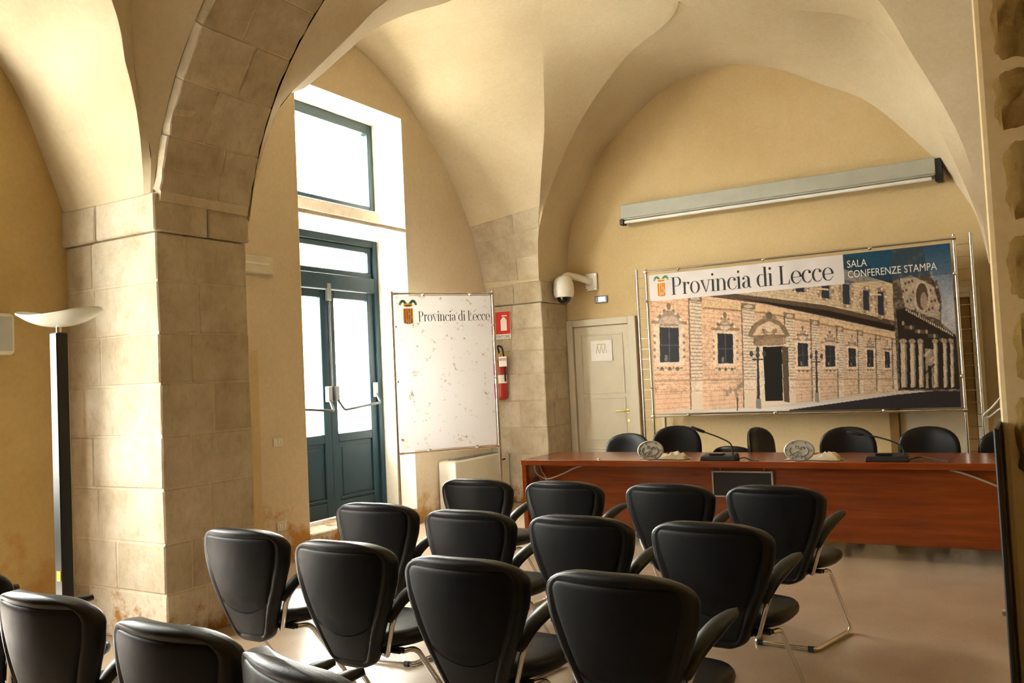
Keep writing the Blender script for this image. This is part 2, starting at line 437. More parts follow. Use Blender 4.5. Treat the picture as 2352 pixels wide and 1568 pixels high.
# ------------------------------------------------------------------ vaults: lunettes and pendentives lofted between measured creases
NT = 30
def ruled2(name, AL, AR_, BL, BR, parent, nu=8, n=NT):
    a = np.concatenate([smooth_path(AL, n), smooth_path(AR_, n)[::-1][1:]]); b = np.concatenate([smooth_path(BL, n), smooth_path(BR, n)[::-1][1:]])
    rows = [[tuple(a[i]*(1-k/nu) + b[i]*k/nu) for k in range(nu+1)] for i in range(len(a))]
    return MB().grid(rows).build(name, 'plaster_vault', parent, smooth=70, recalc=False)
def ruled(name, A, B, parent, mat='plaster_vault', nu=8, n=NT, bulge=0.0):
    a, b = smooth_path(A, n), smooth_path(B, n)
    rows = []
    for i in range(n):
        row = []
        for k in range(nu+1):
            t = k/nu; p = a[i]*(1-t) + b[i]*t
            p = p + np.array([0, 0, bulge*math.sin(PI*t)*math.sin(PI*i/(n-1)/1.0)])
            row.append(tuple(p))
        rows.append(row)
    return MB().grid(rows).build(name, mat, parent, smooth=60, recalc=False)
XC, YC = -2.57, 6.6
vault = thing('ceiling', (0, 0, 0), 0, 'cream plastered star vault over the far half of the hall', 'ceiling', kind='structure')
# rear wall: junction with the wall (measured, uneven) and crease towards the room
rearL = [(-4.92, YB, 2.45), (-4.877, YB, 2.837), (-4.79, YB, 3.381), (-4.40, YB, 4.148), (-3.968, YB, 4.53), (-3.50, YB, 4.837), (-3.063, YB, 4.965), (-2.62, YB, 4.97)]
rearR = [(-.222, YB, 2.40), (-.311, YB, 2.927), (-.526, YB, 3.357), (-.627, YB, 3.521), (-1.206, YB, 4.22), (-1.72, YB, 4.55), (-2.173, YB, 4.82), (-2.62, YB, 4.97)]
cr2L = [(CX, CY, 2.55), (-4.90, 9.03, 2.76), (-4.81, 8.96, 3.335), (-4.48, 8.94, 4.008), (-4.03, 8.76, 4.48), (-3.44, 8.53, 4.875), (-2.60, 7.85, 5.0)]
cr2R = [(-.20, CY, 2.36), (-.25, 9.08, 2.714), (-.434, 9.0, 3.345), (-.668, 8.97, 4.0), (-1.06, 8.92, 4.76), (-1.72, 8.5, 4.93), (-2.60, 7.85, 5.0)]
leftB = [(XL, CY, 2.60), (XL, 8.836, 3.274), (XL, 8.458, 3.854), (XL, 7.968, 4.322), (XL, 7.364, 4.762), (XL, 6.806, 4.973), (XL, 6.6, 4.99)]
leftF = [(XL, PY1, 2.65), (XL, 4.36, 3.274), (XL, 4.74, 3.854), (XL, 5.23, 4.322), (XL, 5.84, 4.762), (XL, 6.39, 4.973), (XL, 6.6, 4.99)]
cr1 = [(CX, CY, 2.55), (-4.893, 9.06, 2.886), (-4.815, 8.95, 3.385), (-4.652, 8.75, 3.843), (-4.453, 8.5, 4.26), (-4.275, 8.2, 4.637), (-4.026, 7.75, 4.915), (-3.726, 7.2, 5.093), (-3.25, 6.6, 5.17)]
cC = [(PX, PY1, 2.72), (-4.44, 4.20, 3.10), (-4.36, 4.35, 3.505), (-4.287, 4.6, 3.69), (-4.13, 5.1, 4.189), (-4.045, 5.5, 4.457), (-3.888, 5.9, 4.667), (-3.62, 6.3, 5.0), (-3.25, 6.6, 5.17)]
ACX, ACZ, AR = -2.28, 2.30, 2.20            # transverse arch circle
ACZR, ARR = 2.95, 1.55                      # its right half springs higher
def apt(t, r, y):
    if t <= PI/2: return (ACX - r*math.cos(t), y, ACZ + r*math.sin(t))
    return (ACX - r*math.cos(t), y, ACZR + (ARR + r - AR)*math.sin(t))
def arc(y, r, a0, a1, n=9):
    return [apt(t, r, y) for t in np.linspace(a0, a1, n)]
A0 = math.radians(9.0)
frontL = arc(PY1, AR, A0, PI/2)
frontR = arc(PY1, AR, PI-.02, PI/2+1e-6)
up = lambda z: 2.95 + (z-2.30)*1.55/2.2 if z < 4.5 else z + .02
cB = [(PX+.015, PY1+.004, 2.66), (-4.36, 4.16, 3.05), (-4.30, 4.30, 3.45), (-4.158, 4.4, 3.632), (-3.87, 4.6, 3.966), (-3.72, 4.8, 4.226), (-3.2, 5.1, 4.55), (-2.45, 5.5, 4.85)]
mx = lambda P: [(2*XC - p[0], p[1], p[2]) for p in P]
cBr = [(-.085, PY1+.004, 2.98)] + [(2*ACX - p[0] + .05, p[1], up(p[2])) for p in cB[1:-1]] + [cB[-1]]
rightB = [(XR-.02, p[1], p[2]) for p in leftB]; rightF = [(XR-.02, p[1], up(p[2])) for p in leftF]
cr1R = [(-.20, CY, 2.36)] + mx(cr1)[1:]; cCr = [(-.08, PY1, 3.0)] + [(2*XC - p[0] + .45*(1-i/8), p[1], up(p[2])) for i, p in enumerate(cC)][1:]
ruled2('vault_web', rearL, rearR, cr2L, cr2R, vault)
ruled2('vault_web', cr1, cC, leftB, leftF, vault)
ruled('vault_web', cB, frontL, vault); ruled('vault_web', frontR, cBr, vault)
ruled('vault_web', rightB, cr1R, vault); ruled('vault_web', cCr, rightF, vault)
ctr = (-2.6, 6.6, 5.24)
def pend(a, b):
    ruled('vault_pendentive', a + [ctr], b + [ctr], vault, nu=10)
pend(cr2L, cr1); pend(cC, cB); pend(cr1R, cr2R); pend(cBr, cCr)

near = thing('ceiling_near', (0, 0, 0), 0, 'cream plastered star vault over the near half of the hall', 'ceiling', kind='structure')
NYC = 0.95
nl = [(XLN, PY0, 2.70), (XLN, 3.304, 3.004), (XLN, 3.169, 3.346), (XLN, 3.01, 3.612), (XLN, 2.6, 4.13), (XLN, 2.1, 4.60), (XLN, 1.5, 4.97), (XLN, NYC, 5.08)]
n1 = [(-4.577, 3.405, 2.735), (-4.487, 3.33, 3.002), (-4.416, 3.24, 3.27), (-4.346, 3.14, 3.41), (-4.187, 2.95, 3.684), (-3.95, 2.4, 4.30), (-3.6, 1.7, 4.9), (-3.2, NYC, 5.1)]
n2 = [(-4.521, 3.41, 2.735), (-4.455, 3.37, 3.005), (-4.425, 3.26, 3.289), (-4.375, 3.22, 3.399), (-4.235, 3.10, 3.751), (-3.9, 2.95, 4.2), (-3.3, 2.7, 4.65), (-2.35, 2.3, 4.9)]
nf = [(ACX - 2.26*math.cos(a), PY0, ACZ + 2.26*math.sin(a) + .03) for a in np.linspace(math.radians(10.5), PI/2, 9)]
fy = lambda P: [(p[0], 2*NYC - p[1], p[2]) for p in P]
fx = lambda P: [(2*ACX - p[0], p[1], up(p[2])) for p in P]
fl = lambda P: [(XR-.02, p[1], up(p[2])) for p in P]
nctr = (-2.3, NYC, 5.2)
def side(w, c): ruled('vault_web', w, c, near)
side(nl, n1); side(fy(n1), fy(nl)); side(nf, n2) ; side(fx(n2), fx(nf)); side(fy(n2), fy(nf)); side(fy(fx(nf)), fy(fx(n2)))
side(fx(n1), fl(nl)); side(fy(fl(nl)), fy(fx(n1)))
for g in (lambda P: P, fx, fy, lambda P: fx(fy(P))):
    ruled('vault_pendentive', g(n1) + [nctr], g(n2) + [nctr], near, nu=8)
tag(MB().box((XLN-.3, YF-.2, 3.3), (XR, -1.52, 3.45)).build('ceiling_rear_strip', 'plaster_vault'), 'low ceiling strip at the near end', 'ceiling', kind='structure')
tag(MB().box((XLN-.3, -1.60, 3.3), (XR, -1.52, 6.4)).build('wall_near_arch', 'plaster_vault'), 'wall closing the near vault', 'wall', kind='structure')

# ------------------------------------------------------------------ stone piers, each block a piece
def jit(a): return random.uniform(-a, a)
def block(parent, a, b, mat='pier_stone', gap=.0025, j=.004, bev=.009, name='stone'):
    x0, y0, z0 = a; x1, y1, z1 = b
    g = gap
    p = [(x0+g,y0+g,z0+g),(x1-g,y0+g,z0+g),(x1-g,y1-g,z0+g),(x0+g,y1-g,z0+g),(x0+g,y0+g,z1-g),(x1-g,y0+g,z1-g),(x1-g,y1-g,z1-g),(x0+g,y1-g,z1-g)]
    p = [(q[0]+jit(j), q[1]+jit(j), q[2]+jit(j*.4)) for q in p]
    return MB().hexa(p).build(name, mat, parent, bev=bev)
def pier(name, label, x0, x1, y0, y1, zs, mat='pier_stone', inset=.008, sx=(.42, .62), sy=(.4, .6), **kw):
    root = MB().box((x0+inset, y0+inset, 0), (x1-inset, y1-inset, zs[-1]-.01)).build(name, 'mortar')
    tag(root, label, 'pier', kind='structure')
    for i in range(len(zs)-1):
        fx_ = x0 + (x1-x0)*(random.uniform(*sx) if i % 2 else random.uniform(*sx) - .12)
        fy_ = y0 + (y1-y0)*(random.uniform(*sy) if i % 2 == 0 else random.uniform(*sy) - .15)
        for xa, xb in ((x0, fx_), (fx_, x1)):
            for ya, yb in ((y0, fy_), (fy_, y1)):
                block(root, (xa, ya, zs[i]), (xb, yb, zs[i+1]), mat, **kw)
    return root
zsA = [0, .30, .60, .93, 1.25, 1.57, 1.88, 2.20, 2.50]
p1 = pier('wall_pier_left', 'pale limestone pier carrying the arch on the left', XL+.0, PX, PY0, PY1, zsA)
for xa, xb in ((XL+.02, -5.05), (-5.05, PX+.022)):
    for ya, yb in ((PY0-.028, 3.80), (3.80, PY1+.012)):
        block(p1, (xa, ya, 2.50), (xb, yb, 2.735), name='capital_stone', j=.006)
zsB = [0, .29, .58, .90, 1.22, 1.55, 1.83, 2.10, 2.40]
p2 = pier('wall_pier_corner', 'sandy limestone pier in the far left corner behind the fire extinguisher', XL, CX, CY, YB, zsB, sx=(.45, .6))
for xa, xb in ((XL, -5.28), (-5.28, CX+.018)):
    block(p2, (xa, CY-.018, 2.40), (xb, YB, 2.66), name='capital_stone')
p3 = pier('wall_pier_far_right', 'plastered pier in the far right corner', -.20, XR, CY, YB, [0, .8, 1.6, 2.40], 'plaster_wall', bev=.01, j=.001, gap=.0)
def rubble(parent, a, b):
    n = 7; rows = []
    x0, y0, z0 = a; x1, y1, z1 = b
    w, h_ = x1-x0, z1-z0; sd = random.uniform(0, 100)
    for i in range(n+1):
        row = []
        for k in range(n+1):
            u, v = i/n, k/n
            e = min(1, 5*min(u, 1-u, v, 1-v))
            cu, cv = 2*u-1, 2*v-1
            rnd = 1 - .055*(abs(cu)**4*abs(cv)**4)*4
            x = x0 + w/2 + (w/2-.007)*cu*rnd + (0 if 0 < i < n else .008*math.sin(sd + k*2.1))
            z = z0 + h_/2 + (h_/2-.007)*cv*rnd + (0 if 0 < k < n else .008*math.sin(sd*1.7 + i*1.7))
            y = y0 + (.030 if e == 0 else 0) - .010*math.sqrt(e) + .007*math.sin(sd + 3.1*i + 1.3*k) * e
            row.append((x, y, z))
        rows.append(row)
    bb = MB().grid(rows)
    m_ = n+1; ring = [i*m_ for i in range(m_)] + [n*m_+k for k in range(1, m_)] + [i*m_+n for i in range(n-1, -1, -1)] + [k for k in range(n-1, 0, -1)]
    o0 = len(bb.v); bb.v += [(bb.v[i][0], y1, bb.v[i][2]) for i in ring]
    L_ = len(ring); bb.f += [(ring[i], o0+i, o0+(i+1) % L_, ring[(i+1) % L_]) for i in range(L_)]
    return bb.build('stone', 'rough_stone', parent, smooth=50)
# rough stones of the near right pier, facing the seats
rp = tag(MB().box((-.075, PY0+.012, 0), (XR, PY1, 6.0)).build('wall_pier_right', 'plaster_wall', bev=.02, seg=2), 'rough ochre stone pier at the right edge with a plastered side', 'pier', kind='structure')
z = 0.0; k = 0
while z < 3.9:
    hgt = random.uniform(.24, .40); x = -.045 + (.0 if k % 2 else .012); nx = 0
    while x < XR - .02:
        w = random.uniform(.26, .44) if nx else random.uniform(.10, .30)
        if k % 3 == 1 and nx == 0: w = .22
        x1 = min(x + w, XR)
        a = (x, PY0-.005+jit(.008), z); b = (x1, PY0+.25, z+hgt)
        rubble(rp, a, b)
        x = x1; nx += 1
    z += hgt; k += 1

# transverse arch of voussoirs
arch = thing('ceiling_arch', (0, 0, 0), 0, 'broad stone arch springing from the left pier across the hall', 'arch', kind='structure')
def ring_piece(a0, a1, y0, y1, r0, r1, j=0.0, sub=3):
    b = MB(); rows = []
    for i in range(sub+1):
        t = a0 + (a1-a0)*i/sub
        c, s_ = math.cos(t), math.sin(t)
        rows.append([apt(t, r, y) for r, y in ((r0+jit(j), y0+jit(j)), (r0+jit(j), y1+jit(j)), (r1, y1), (r1, y0))])
    b.grid(rows, closed=True)
    n = len(rows)
    b.f += [(3, 2, 1, 0), tuple(range((n-1)*4, n*4))]
    return b
ring_piece(math.radians(10), PI, PY0+.01, PY1-.01, AR+.008, AR+.5, 0, 40).build('mortar_core', 'mortar', arch, smooth=40)
NV = 19; a_s = math.radians(11.5); a_e = PI - .01
for i in range(NV):
    t0 = a_s + (a_e-a_s)*i/NV; t1 = a_s + (a_e-a_s)*(i+1)/NV
    ys = PY0 + (PY1-PY0)*(random.uniform(.35, .45) if i % 2 else random.uniform(.55, .68))
    for ya, yb in ((PY0, ys), (ys, PY1)):
        ring_piece(t0+.001, t1-.001, ya+.0015, yb-.0015, AR, AR+.45, .006, 5).build('voussoir', 'pier_stone', arch, bev=random.uniform(.005, .010))
# springer blocks between capital and ring
for sgn, xx in ((-1, PX),):
    ya = PY0
    for y0_, y1_ in ((PY0, 3.72), (3.72, PY1)):
        p = [(XL, y0_, 2.737), (PX+.012, y0_, 2.737), (PX+.012, y1_, 2.737), (XL, y1_, 2.737)]
        MB().box((XL, y0_+.002, 2.70), (PX-.02, y1_-.002, 2.95)).build('springer', 'pier_stone', arch, bev=.006)

# bare stone courses at the foot of the left far web
def patch(parent, A, B, t0, t1, u0, u1, off):
    a, b = smooth_path(A, 41), smooth_path(B, 41)
    rows_o, rows_i = [], []
    for i in range(5):
        f = t0 + (t1-t0)*i/4; q = f*40; i0 = int(q); fr = q-i0
        pa = a[i0]*(1-fr) + a[min(i0+1, 40)]*fr; pb = b[i0]*(1-fr) + b[min(i0+1, 40)]*fr
        ta = a[min(i0+1, 40)] - a[i0]
        nrm = np.cross(pb-pa, ta); nrm /= np.linalg.norm(nrm)
        if nrm[1] > 0: nrm = -nrm
        rows_o.append([tuple(pa*(1-u)+pb*u + nrm*off) for u in np.linspace(u0, u1, 4)])
        rows_i.append([tuple(pa*(1-u)+pb*u - nrm*.02) for u in np.linspace(u0, u1, 4)])
    ring = [r[::1] + s_[::-1] for r, s_ in zip(rows_o, rows_i)]
    m = MB().grid(ring, closed=True); n = len(ring[0])
    m.f += [tuple(range(n-1, -1, -1)), tuple(range(4*n, 5*n))]
    return m.build('springer_stone', 'pier_stone', parent, bev=.004)
for i, (t0, t1) in enumerate(((.03, .095), (.097, .165), (.167, .225))):
    us = .5 if i % 2 else .62
    patch(p2, leftB, cr1, t0, t1, .0, us-.004, .006 + jit(.002)); patch(p2, leftB, cr1, t0, t1, us+.004, 1.0, .006 + jit(.002))

#@@OBJECTS@@
# ------------------------------------------------------------------ audience chairs
def back_half(v):
    """half width of the shell at height fraction v"""
    base = np.interp(v, [0, .12, .3, .5, .7, .85, 1], [.111, .132, .174, .222, .260, .270, .264])
    if v > .80: base *= max(0.0, 1 - ((v-.80)/.20)**3.2)**.42
    if v < .12: base *= max(0.0, 1 - ((.12-v)/.12)**2.4)**.5
    return base
Z0, Z1 = .335, .875
def back_mid(x, v):
    y = .105*(1-v)**1.25 - .012*math.sin(PI*v)
    y += .055*(x/.25)**2*(.55+.45*v)
    return y
def shell(off0, off1, vlo=0.0, vhi=1.0, shrink=0.0, nv=26, nu=15, edge=.018, seam=None, rim=0.0):
    """closed rounded cushion following the back's outline between two depth offsets"""
    vs = [vlo + (vhi-vlo)*(.5-.5*math.cos(PI*i/nv)) for i in range(nv+1)]
    fr, bk = [], []
    for i, v in enumerate(vs):
        w = max(back_half(v)-shrink, .004)
        rf, rb = [], []
        for k in range(nu+1):
            t = -math.cos(PI*k/nu); x = t*w
            vv = v
            if seam is not None: vv = seam(x, v)
            z = Z0 + (Z1-Z0)*vv
            dx = w*(1-abs(t)); dz = min(abs(vv-vlo), abs(vhi-vv))*(Z1-Z0)
            e = min(1.0, min(dx, dz)/edge); e = math.sqrt(max(0, 1-(1-e)**2))
            m = (off0+off1)/2; h = (off1-off0)/2
            y = back_mid(x, vv)
            q = 0.0
            if rim:                          # padded roll along the edge, lower field inside it
                de = min(dx, dz); q = .010*min(1, max(0, (de-rim*.72)/(rim*.28)))
            rf.append((x, y+m+h*e, z)); rb.append((x, y+m-h*e+q, z))
        fr.append(rf); bk.append(rb)
    b = MB().grid(fr); b.grid([r[::-1] for r in bk])
    return b
def arm_pad(s):
    ax = smooth_path([(.205, .075, .545), (.225, .14, .612), (.248, .24, .655), (.262, .33, .672), (.268, .40, .672)], 15)
    rows = []
    for i, p in enumerate(ax):
        t = i/14; w = .034*math.sin(PI*min(1, .12+t*.80))**.7*(1 if t < .9 else max(.05, 1-(t-.9)/.1)**.5) + .002
        th = .017*math.sin(PI*min(1, .15+.75*t))**.5 + .001
        rows.append([(s*(p[0] + w*math.cos(a)), p[1] - th*.5*math.sin(a)*.6, p[2] + th*math.sin(a)*1.15 + .012) for a in np.linspace(0, 2*PI, 12, endpoint=False)])
    b = MB().grid(rows, closed=True); n = len(rows)
    b.f += [tuple(range(11, -1, -1)), tuple(range((n-1)*12, n*12))]
    return b
def make_chair():
    c = thing('conference_chair')
    bk = shell(-.034, .03, nv=34, nu=25, edge=.022, rim=.042).build('backrest', 'black_leather', c, smooth=70)
    sm = lambda lo: (lambda x, v: v)
    def upper(x, v):
        lo = .36 - .085*(1-(x/.2)**2) + .10*(abs(x)/.2)**2
        return lo + (v-.36)/(.925-.36)*(.925-lo)
    def lower(x, v):
        hi = .355 - .085*(1-(x/.2)**2) + .10*(abs(x)/.2)**2
        return .05 + (v-.05)/(.355-.05)*(hi-.05)
    shell(-.0305, -.014, .36, .925, .038, 18, 15, .012, upper).build('back_panel', 'black_leather_back', bk, smooth=70)
    shell(-.0295, -.014, .07, .352, .034, 12, 15, .010, lower).build('lumbar_panel', 'grey_leather', bk, smooth=70)
    # seat cushion: rounded superellipse with soft edge
    rows = []
    for zz, k in ((.415, .80), (.418, .92), (.432, .985), (.448, 1.0), (.464, .985), (.476, .94), (.482, .84), (.484, .5), (.4845, .02)):
        row = []
        for a in np.linspace(0, 2*PI, 40, endpoint=False):
            ca, sa = math.cos(a), math.sin(a)
            x = .245*math.copysign(abs(ca)**.62, ca)*k; y = .245*math.copysign(abs(sa)**.70, sa)*k
            wid = 1.0 - .10*max(0, -y/.245)
            row.append((x*wid, .325+y, zz - (.018*max(0, y/.245)**2) + (.010*(y < 0)*(y/.245)**2)))
        rows.append(row)
    sb = MB().grid(rows, closed=True); sb.f += [tuple(range(39, -1, -1)), tuple(range(8*40, 9*40))]
    sb.build('seat', 'black_leather', c, smooth=60)
    for s in (-1, 1):
        ar = arm_pad(s).build('armrest', 'black_plastic', c, smooth=60)
        pts = rounded([(s*.03, .175, .392), (s*.135, .135, .392), (s*.160, .11, .40), (s*.212, .09, .553), (s*.232, .16, .626), (s*.254, .28, .664)], .04, 6)
        MB().tube(pts, .0115, 10).build('arm_tube', 'chrome', c, smooth=60)
        lp = rounded([(s*.20, .16, .407), (s*.212, .235, .40), (s*.236, .525, .013), (s*.165, .09, .013), (0, .09, .013)], .05, 6)
        MB().tube(lp, .0115, 10).build('leg', 'chrome', c, smooth=60)
        MB().lathe([(.0155, -.014), (.0155, .014)], 10, 'X', (s*.135, .09, .0135)).build('foot_pad', 'black_plastic', c)
    MB().box((-.20, .14, .398), (.20, .185, .416)).build('seat_bracket', 'black_plastic', c, bev=.005)
    return c
SEATS = [
 (-3.077, 4.640, 0, 'black leather chair in the front row, leftmost, before the cream heater cabinet'),
 (-2.441, 4.625, -1.5, 'black leather chair in the front row, second from the left, at the table end'),
 (-1.766, 4.610, -2.5, 'black leather chair in the front row, third from the left, under the black screen'),
 (-1.185, 4.630, -4, 'black leather chair at the right end of the front row, nearest the open floor'),
 (-3.044, 3.597, 3, 'black leather chair in the second row, leftmost, in front of the teal door'),
 (-2.389, 3.507, -1.5, 'black leather chair in the second row, second from the left'),
 (-1.780, 3.495, -2, 'black leather chair in the second row, third from the left'),
 (-1.165, 3.474, -3.5, 'black leather chair at the right end of the second row'),
 (-3.151, 2.779, 0, 'black leather chair in the third row, leftmost, beside the dark side of the pier'),
 (-2.457, 2.676, 0, 'black leather chair in the third row, second from the left, window light on its seat'),
 (-1.782, 2.558, -1, 'black leather chair in the third row, third from the left'),
 (-1.161, 2.516, -2, 'largest black leather chair, right end of the third row, nearest the viewer'),
 (-2.829, 1.647, 0, 'black leather chair in the back row at lower left, before the floor lamp'),
 (-2.098, 1.567, -2, 'black leather chair in the back row, between two others, only its upper back in view'),
 (-1.530, 1.470, -16, 'black leather chair cut off by the bottom edge, both armrests showing'),
 (-3.620, 1.800, 0, 'black leather chair cut off at the far left edge'),
]
proto = make_chair()
for i, (x, y, a, lab) in enumerate(SEATS):
    o = proto if i == 0 else copy_tree(proto)
    o.location = (x, y, 0); o.rotation_euler = (0, 0, math.radians(a))
    tag(o, lab, 'chair', 'audience chairs in rows')

# ------------------------------------------------------------------ speakers table
tb = thing('conference_table', (-1.95, 7.29, 0), 0, 'long glossy cherry wood speakers table with a full front panel', 'table')
TX0, TX1 = -2.08, 2.2
MB().box((TX0, -.385, .70), (TX1, .385, .75)).build('tabletop', 'cherry_wood', tb, bev=.004)
MB().box((TX0+.11, -.25, .12), (TX1-.05, -.225, .70)).build('front_panel', 'cherry_wood', tb, bev=.003)
for xx in (TX0+.005, TX1-.05):
    MB().box((xx, -.38, 0), (xx+.045, .38, .70)).build('end_panel', 'cherry_wood', tb, bev=.003)
for xx in (-.2, 1.2): MB().box((xx, .05, .30), (xx+.03, .30, .70)).build('support', 'cherry_wood', tb, bev=.003)
sc = thing('screen_panel', (-.07, -.262, .66), 0, 'small black screen with a pale frame'); sc.parent = tb
MB().box((-.235, -.012, -.2), (.235, .008, -.012)).build('screen', 'screen_black', sc, bev=.003)
for a, b in (((-.25, -.018, -.214), (.25, .008, -.200)), ((-.25, -.018, -.012), (.25, .008, .002)), ((-.25, -.018, -.2), (-.236, .008, -.012)), ((.236, -.018, -.2), (.25, .008, -.012))):
    MB().box(a, b).build('frame', 'cable_grey', sc, bev=.002)
for a in (-.18, .18): MB().tube([(a, 0, 0), (a, 0, .042)], .004, 6).build('hanger', 'cable_grey', sc)
def cable(name, pts, r, mat, label):
    o = MB().tube([tuple(p) for p in smooth_path(pts, 40)], r, 8).build(name, mat, smooth=60)
    return tag(o, label, 'cable')
cable('cable', [(-3.92, 6.96, .698), (-3.90, 6.965, .62), (-3.80, 6.97, .572), (-3.66, 6.97, .61), (-3.52, 6.98, .672), (-3.44, 6.99, .695)], .006, 'cable_grey', 'pale cable looping under the left end of the table')
cable('cable.001', [(-3.90, 7.02, .695), (-3.87, 7.015, .63), (-3.83, 7.01, .565), (-3.83, 7.015, .40)], .006, 'cable_grey', 'pale cable hanging straight down under the left table end')
cable('cable.002', [(-.50, 6.98, .695), (-.40, 6.975, .668), (-.28, 6.97, .62), (-.15, 6.97, .56), (-.05, 6.98, .50)], .007, 'cable_grey', 'pale cable sagging under the right end of the table')

# microphones
def mic(x, y, label, pts):
    m = thing('gooseneck_microphone', (x, y, .75), 0, label, 'microphone', 'table microphones')
    b = MB().hexa([(-.15, -.06, 0), (.15, -.06, 0), (.15, .08, 0), (-.15, .08, 0), (-.145, -.05, .035), (.145, -.05, .04), (.14, .075, .06), (-.14, .075, .05)])
    bs = b.build('base', 'black_plastic', m, bev=.008, seg=2)
    MB().box((-.08, -.02, .045), (.04, .03, .058)).build('key_pad', 'screen_black', bs, bev=.004)
    q = smooth_path(pts, 26)
    MB().tube([tuple(p) for p in q], .006, 8).build('gooseneck', 'lamp_pole', m, smooth=60)
    d = Vector(q[-1]) - Vector(q[-3]); d.normalize(); e = Vector(q[-1])
    MB().tube([e - d*.01, e, e + d*.03, e + d*.10, e + d*.115], [.007, .012, .014, .014, .006], 12).build('microphone_head', 'black_plastic', m, smooth=50)
mic(-2.19, 6.99, 'black gooseneck microphone on the table between the two round plaques', [(.115, 0, .04), (.11, 0, .10), (.09, 0, .145), (0, 0, .19), (-.12, 0, .235)])
mic(-.92, 7.03, 'black gooseneck microphone at the right end of the table', [(.12, 0, .04), (.115, 0, .09), (.07, 0, .135), (-.04, 0, .175), (-.16, 0, .20)])
cable('cable.003', [(-2.05, 7.0, .757), (-1.98, 6.97, .775), (-1.93, 6.98, .757), (-1.86, 6.95, .757)], .005, 'black_plastic', 'short black cable beside the middle microphone')
cable('cable.004', [(-.78, 7.06, .757), (-.70, 7.1, .775), (-.62, 7.04, .770), (-.50, 6.96, .757)], .005, 'black_plastic', 'short black cable beside the right microphone')

# round embossed plaques with a bundle behind them
def plaque(x, y, label, label2, k):
    p = thing('embossed_plaque', (x, y, .752), 0, label, 'plaque', 'embossed plaques on the table')
    T = Matrix.Translation((0, 0, .082)) @ Matrix.Rotation(math.radians(-14), 4, 'X')
    A, B = .116, .083
    def el(r0, y0): return (r0, y0)
    b = MB().lathe([(0, .012), (1, .012), (1.02, .006), (1.0, -.004), (.93, -.008), (.90, -.002), (0, -.002)], 40, 'Y', (0,0,0))
    b.v = [(v[0]*A, v[1], v[2]*B) for v in b.v]
    disc = b.xf(T).build('disc', 'pewter', p, smooth=40)
    def relief(name, pts, r): MB().tube([T @ Vector((q[0]*A, -.004, q[1]*B)) for q in pts], r, 6).build(name, 'pewter_dark', disc, smooth=60)
    relief('arc', [(.62*math.cos(t), .55*math.sin(t) - .05) for t in np.linspace(math.radians(-215), math.radians(35), 20)], .004)
    for a in (-140, -110, -78): relief('ray', [(0, -.05), (.78*math.cos(math.radians(a)), .80*math.sin(math.radians(a)))], .0035)
    relief('figure', [(-.22, .18), (-.22, .42), (-.05, .42), (-.02, .16), (.10, .06), (.16, .30), (.30, .34), (.34, .12)], .0035)
    for a in range(0, 360, 60): MB().lathe([(0, -.006), (.006, -.005), (.007, 0)], 8, 'Y').xf(Matrix.Translation(T @ Vector((.82*A*math.cos(math.radians(a)), -.002, .82*B*math.sin(math.radians(a)))))).build('stud', 'pewter_dark', disc)
    # crumpled paper bundle
    w = thing('paper_bundle', (x+.13, y+.09, .752), math.radians(-8), label2, 'paper', 'paper bundles on the table')
    def crumple(name, x0, x1, y0, y1, h, seed, mat):
        rnd = random.Random(seed); rows = []
        for i in range(9):
            row = []
            for j in range(7):
                u, v = i/8, j/6
                e = min(1, 4*min(u, 1-u, v, 1-v))
                row.append((x0+(x1-x0)*u + rnd.uniform(-.006, .006), y0+(y1-y0)*v + rnd.uniform(-.006, .006), .002 + e*(h + rnd.uniform(-.3, .3)*h)))
            rows.append(row)
        bb = MB().grid(rows); rows2 = [[(q[0], q[1], 0.0) for q in r][::-1] for r in rows]; bb.grid(rows2)
        bb.build(name, mat, w, smooth=25)
    crumple('sheet', -.26, .16, -.05, .10, .035, k, 'beige_paper'); crumple('sheet', -.02, .17, -.04, .06, .052, k+5, 'beige_paper')
plaque(-2.78, 6.965, 'round pewter plaque leaning on the left half of the table', 'crumpled beige papers behind the left plaque', 3)
plaque(-1.545, 6.97, 'round pewter plaque leaning near the middle of the table', 'crumpled beige papers behind the middle plaque', 9)
tag(MB().lathe([(.014, 0), (.016, .004), (.013, .009), (0, .010)], 14).xf(Matrix.Translation((-3.28, 7.0, .7505))).build('coin', 'steel', smooth=40), 'tiny metal disc on the left part of the table', 'coin')

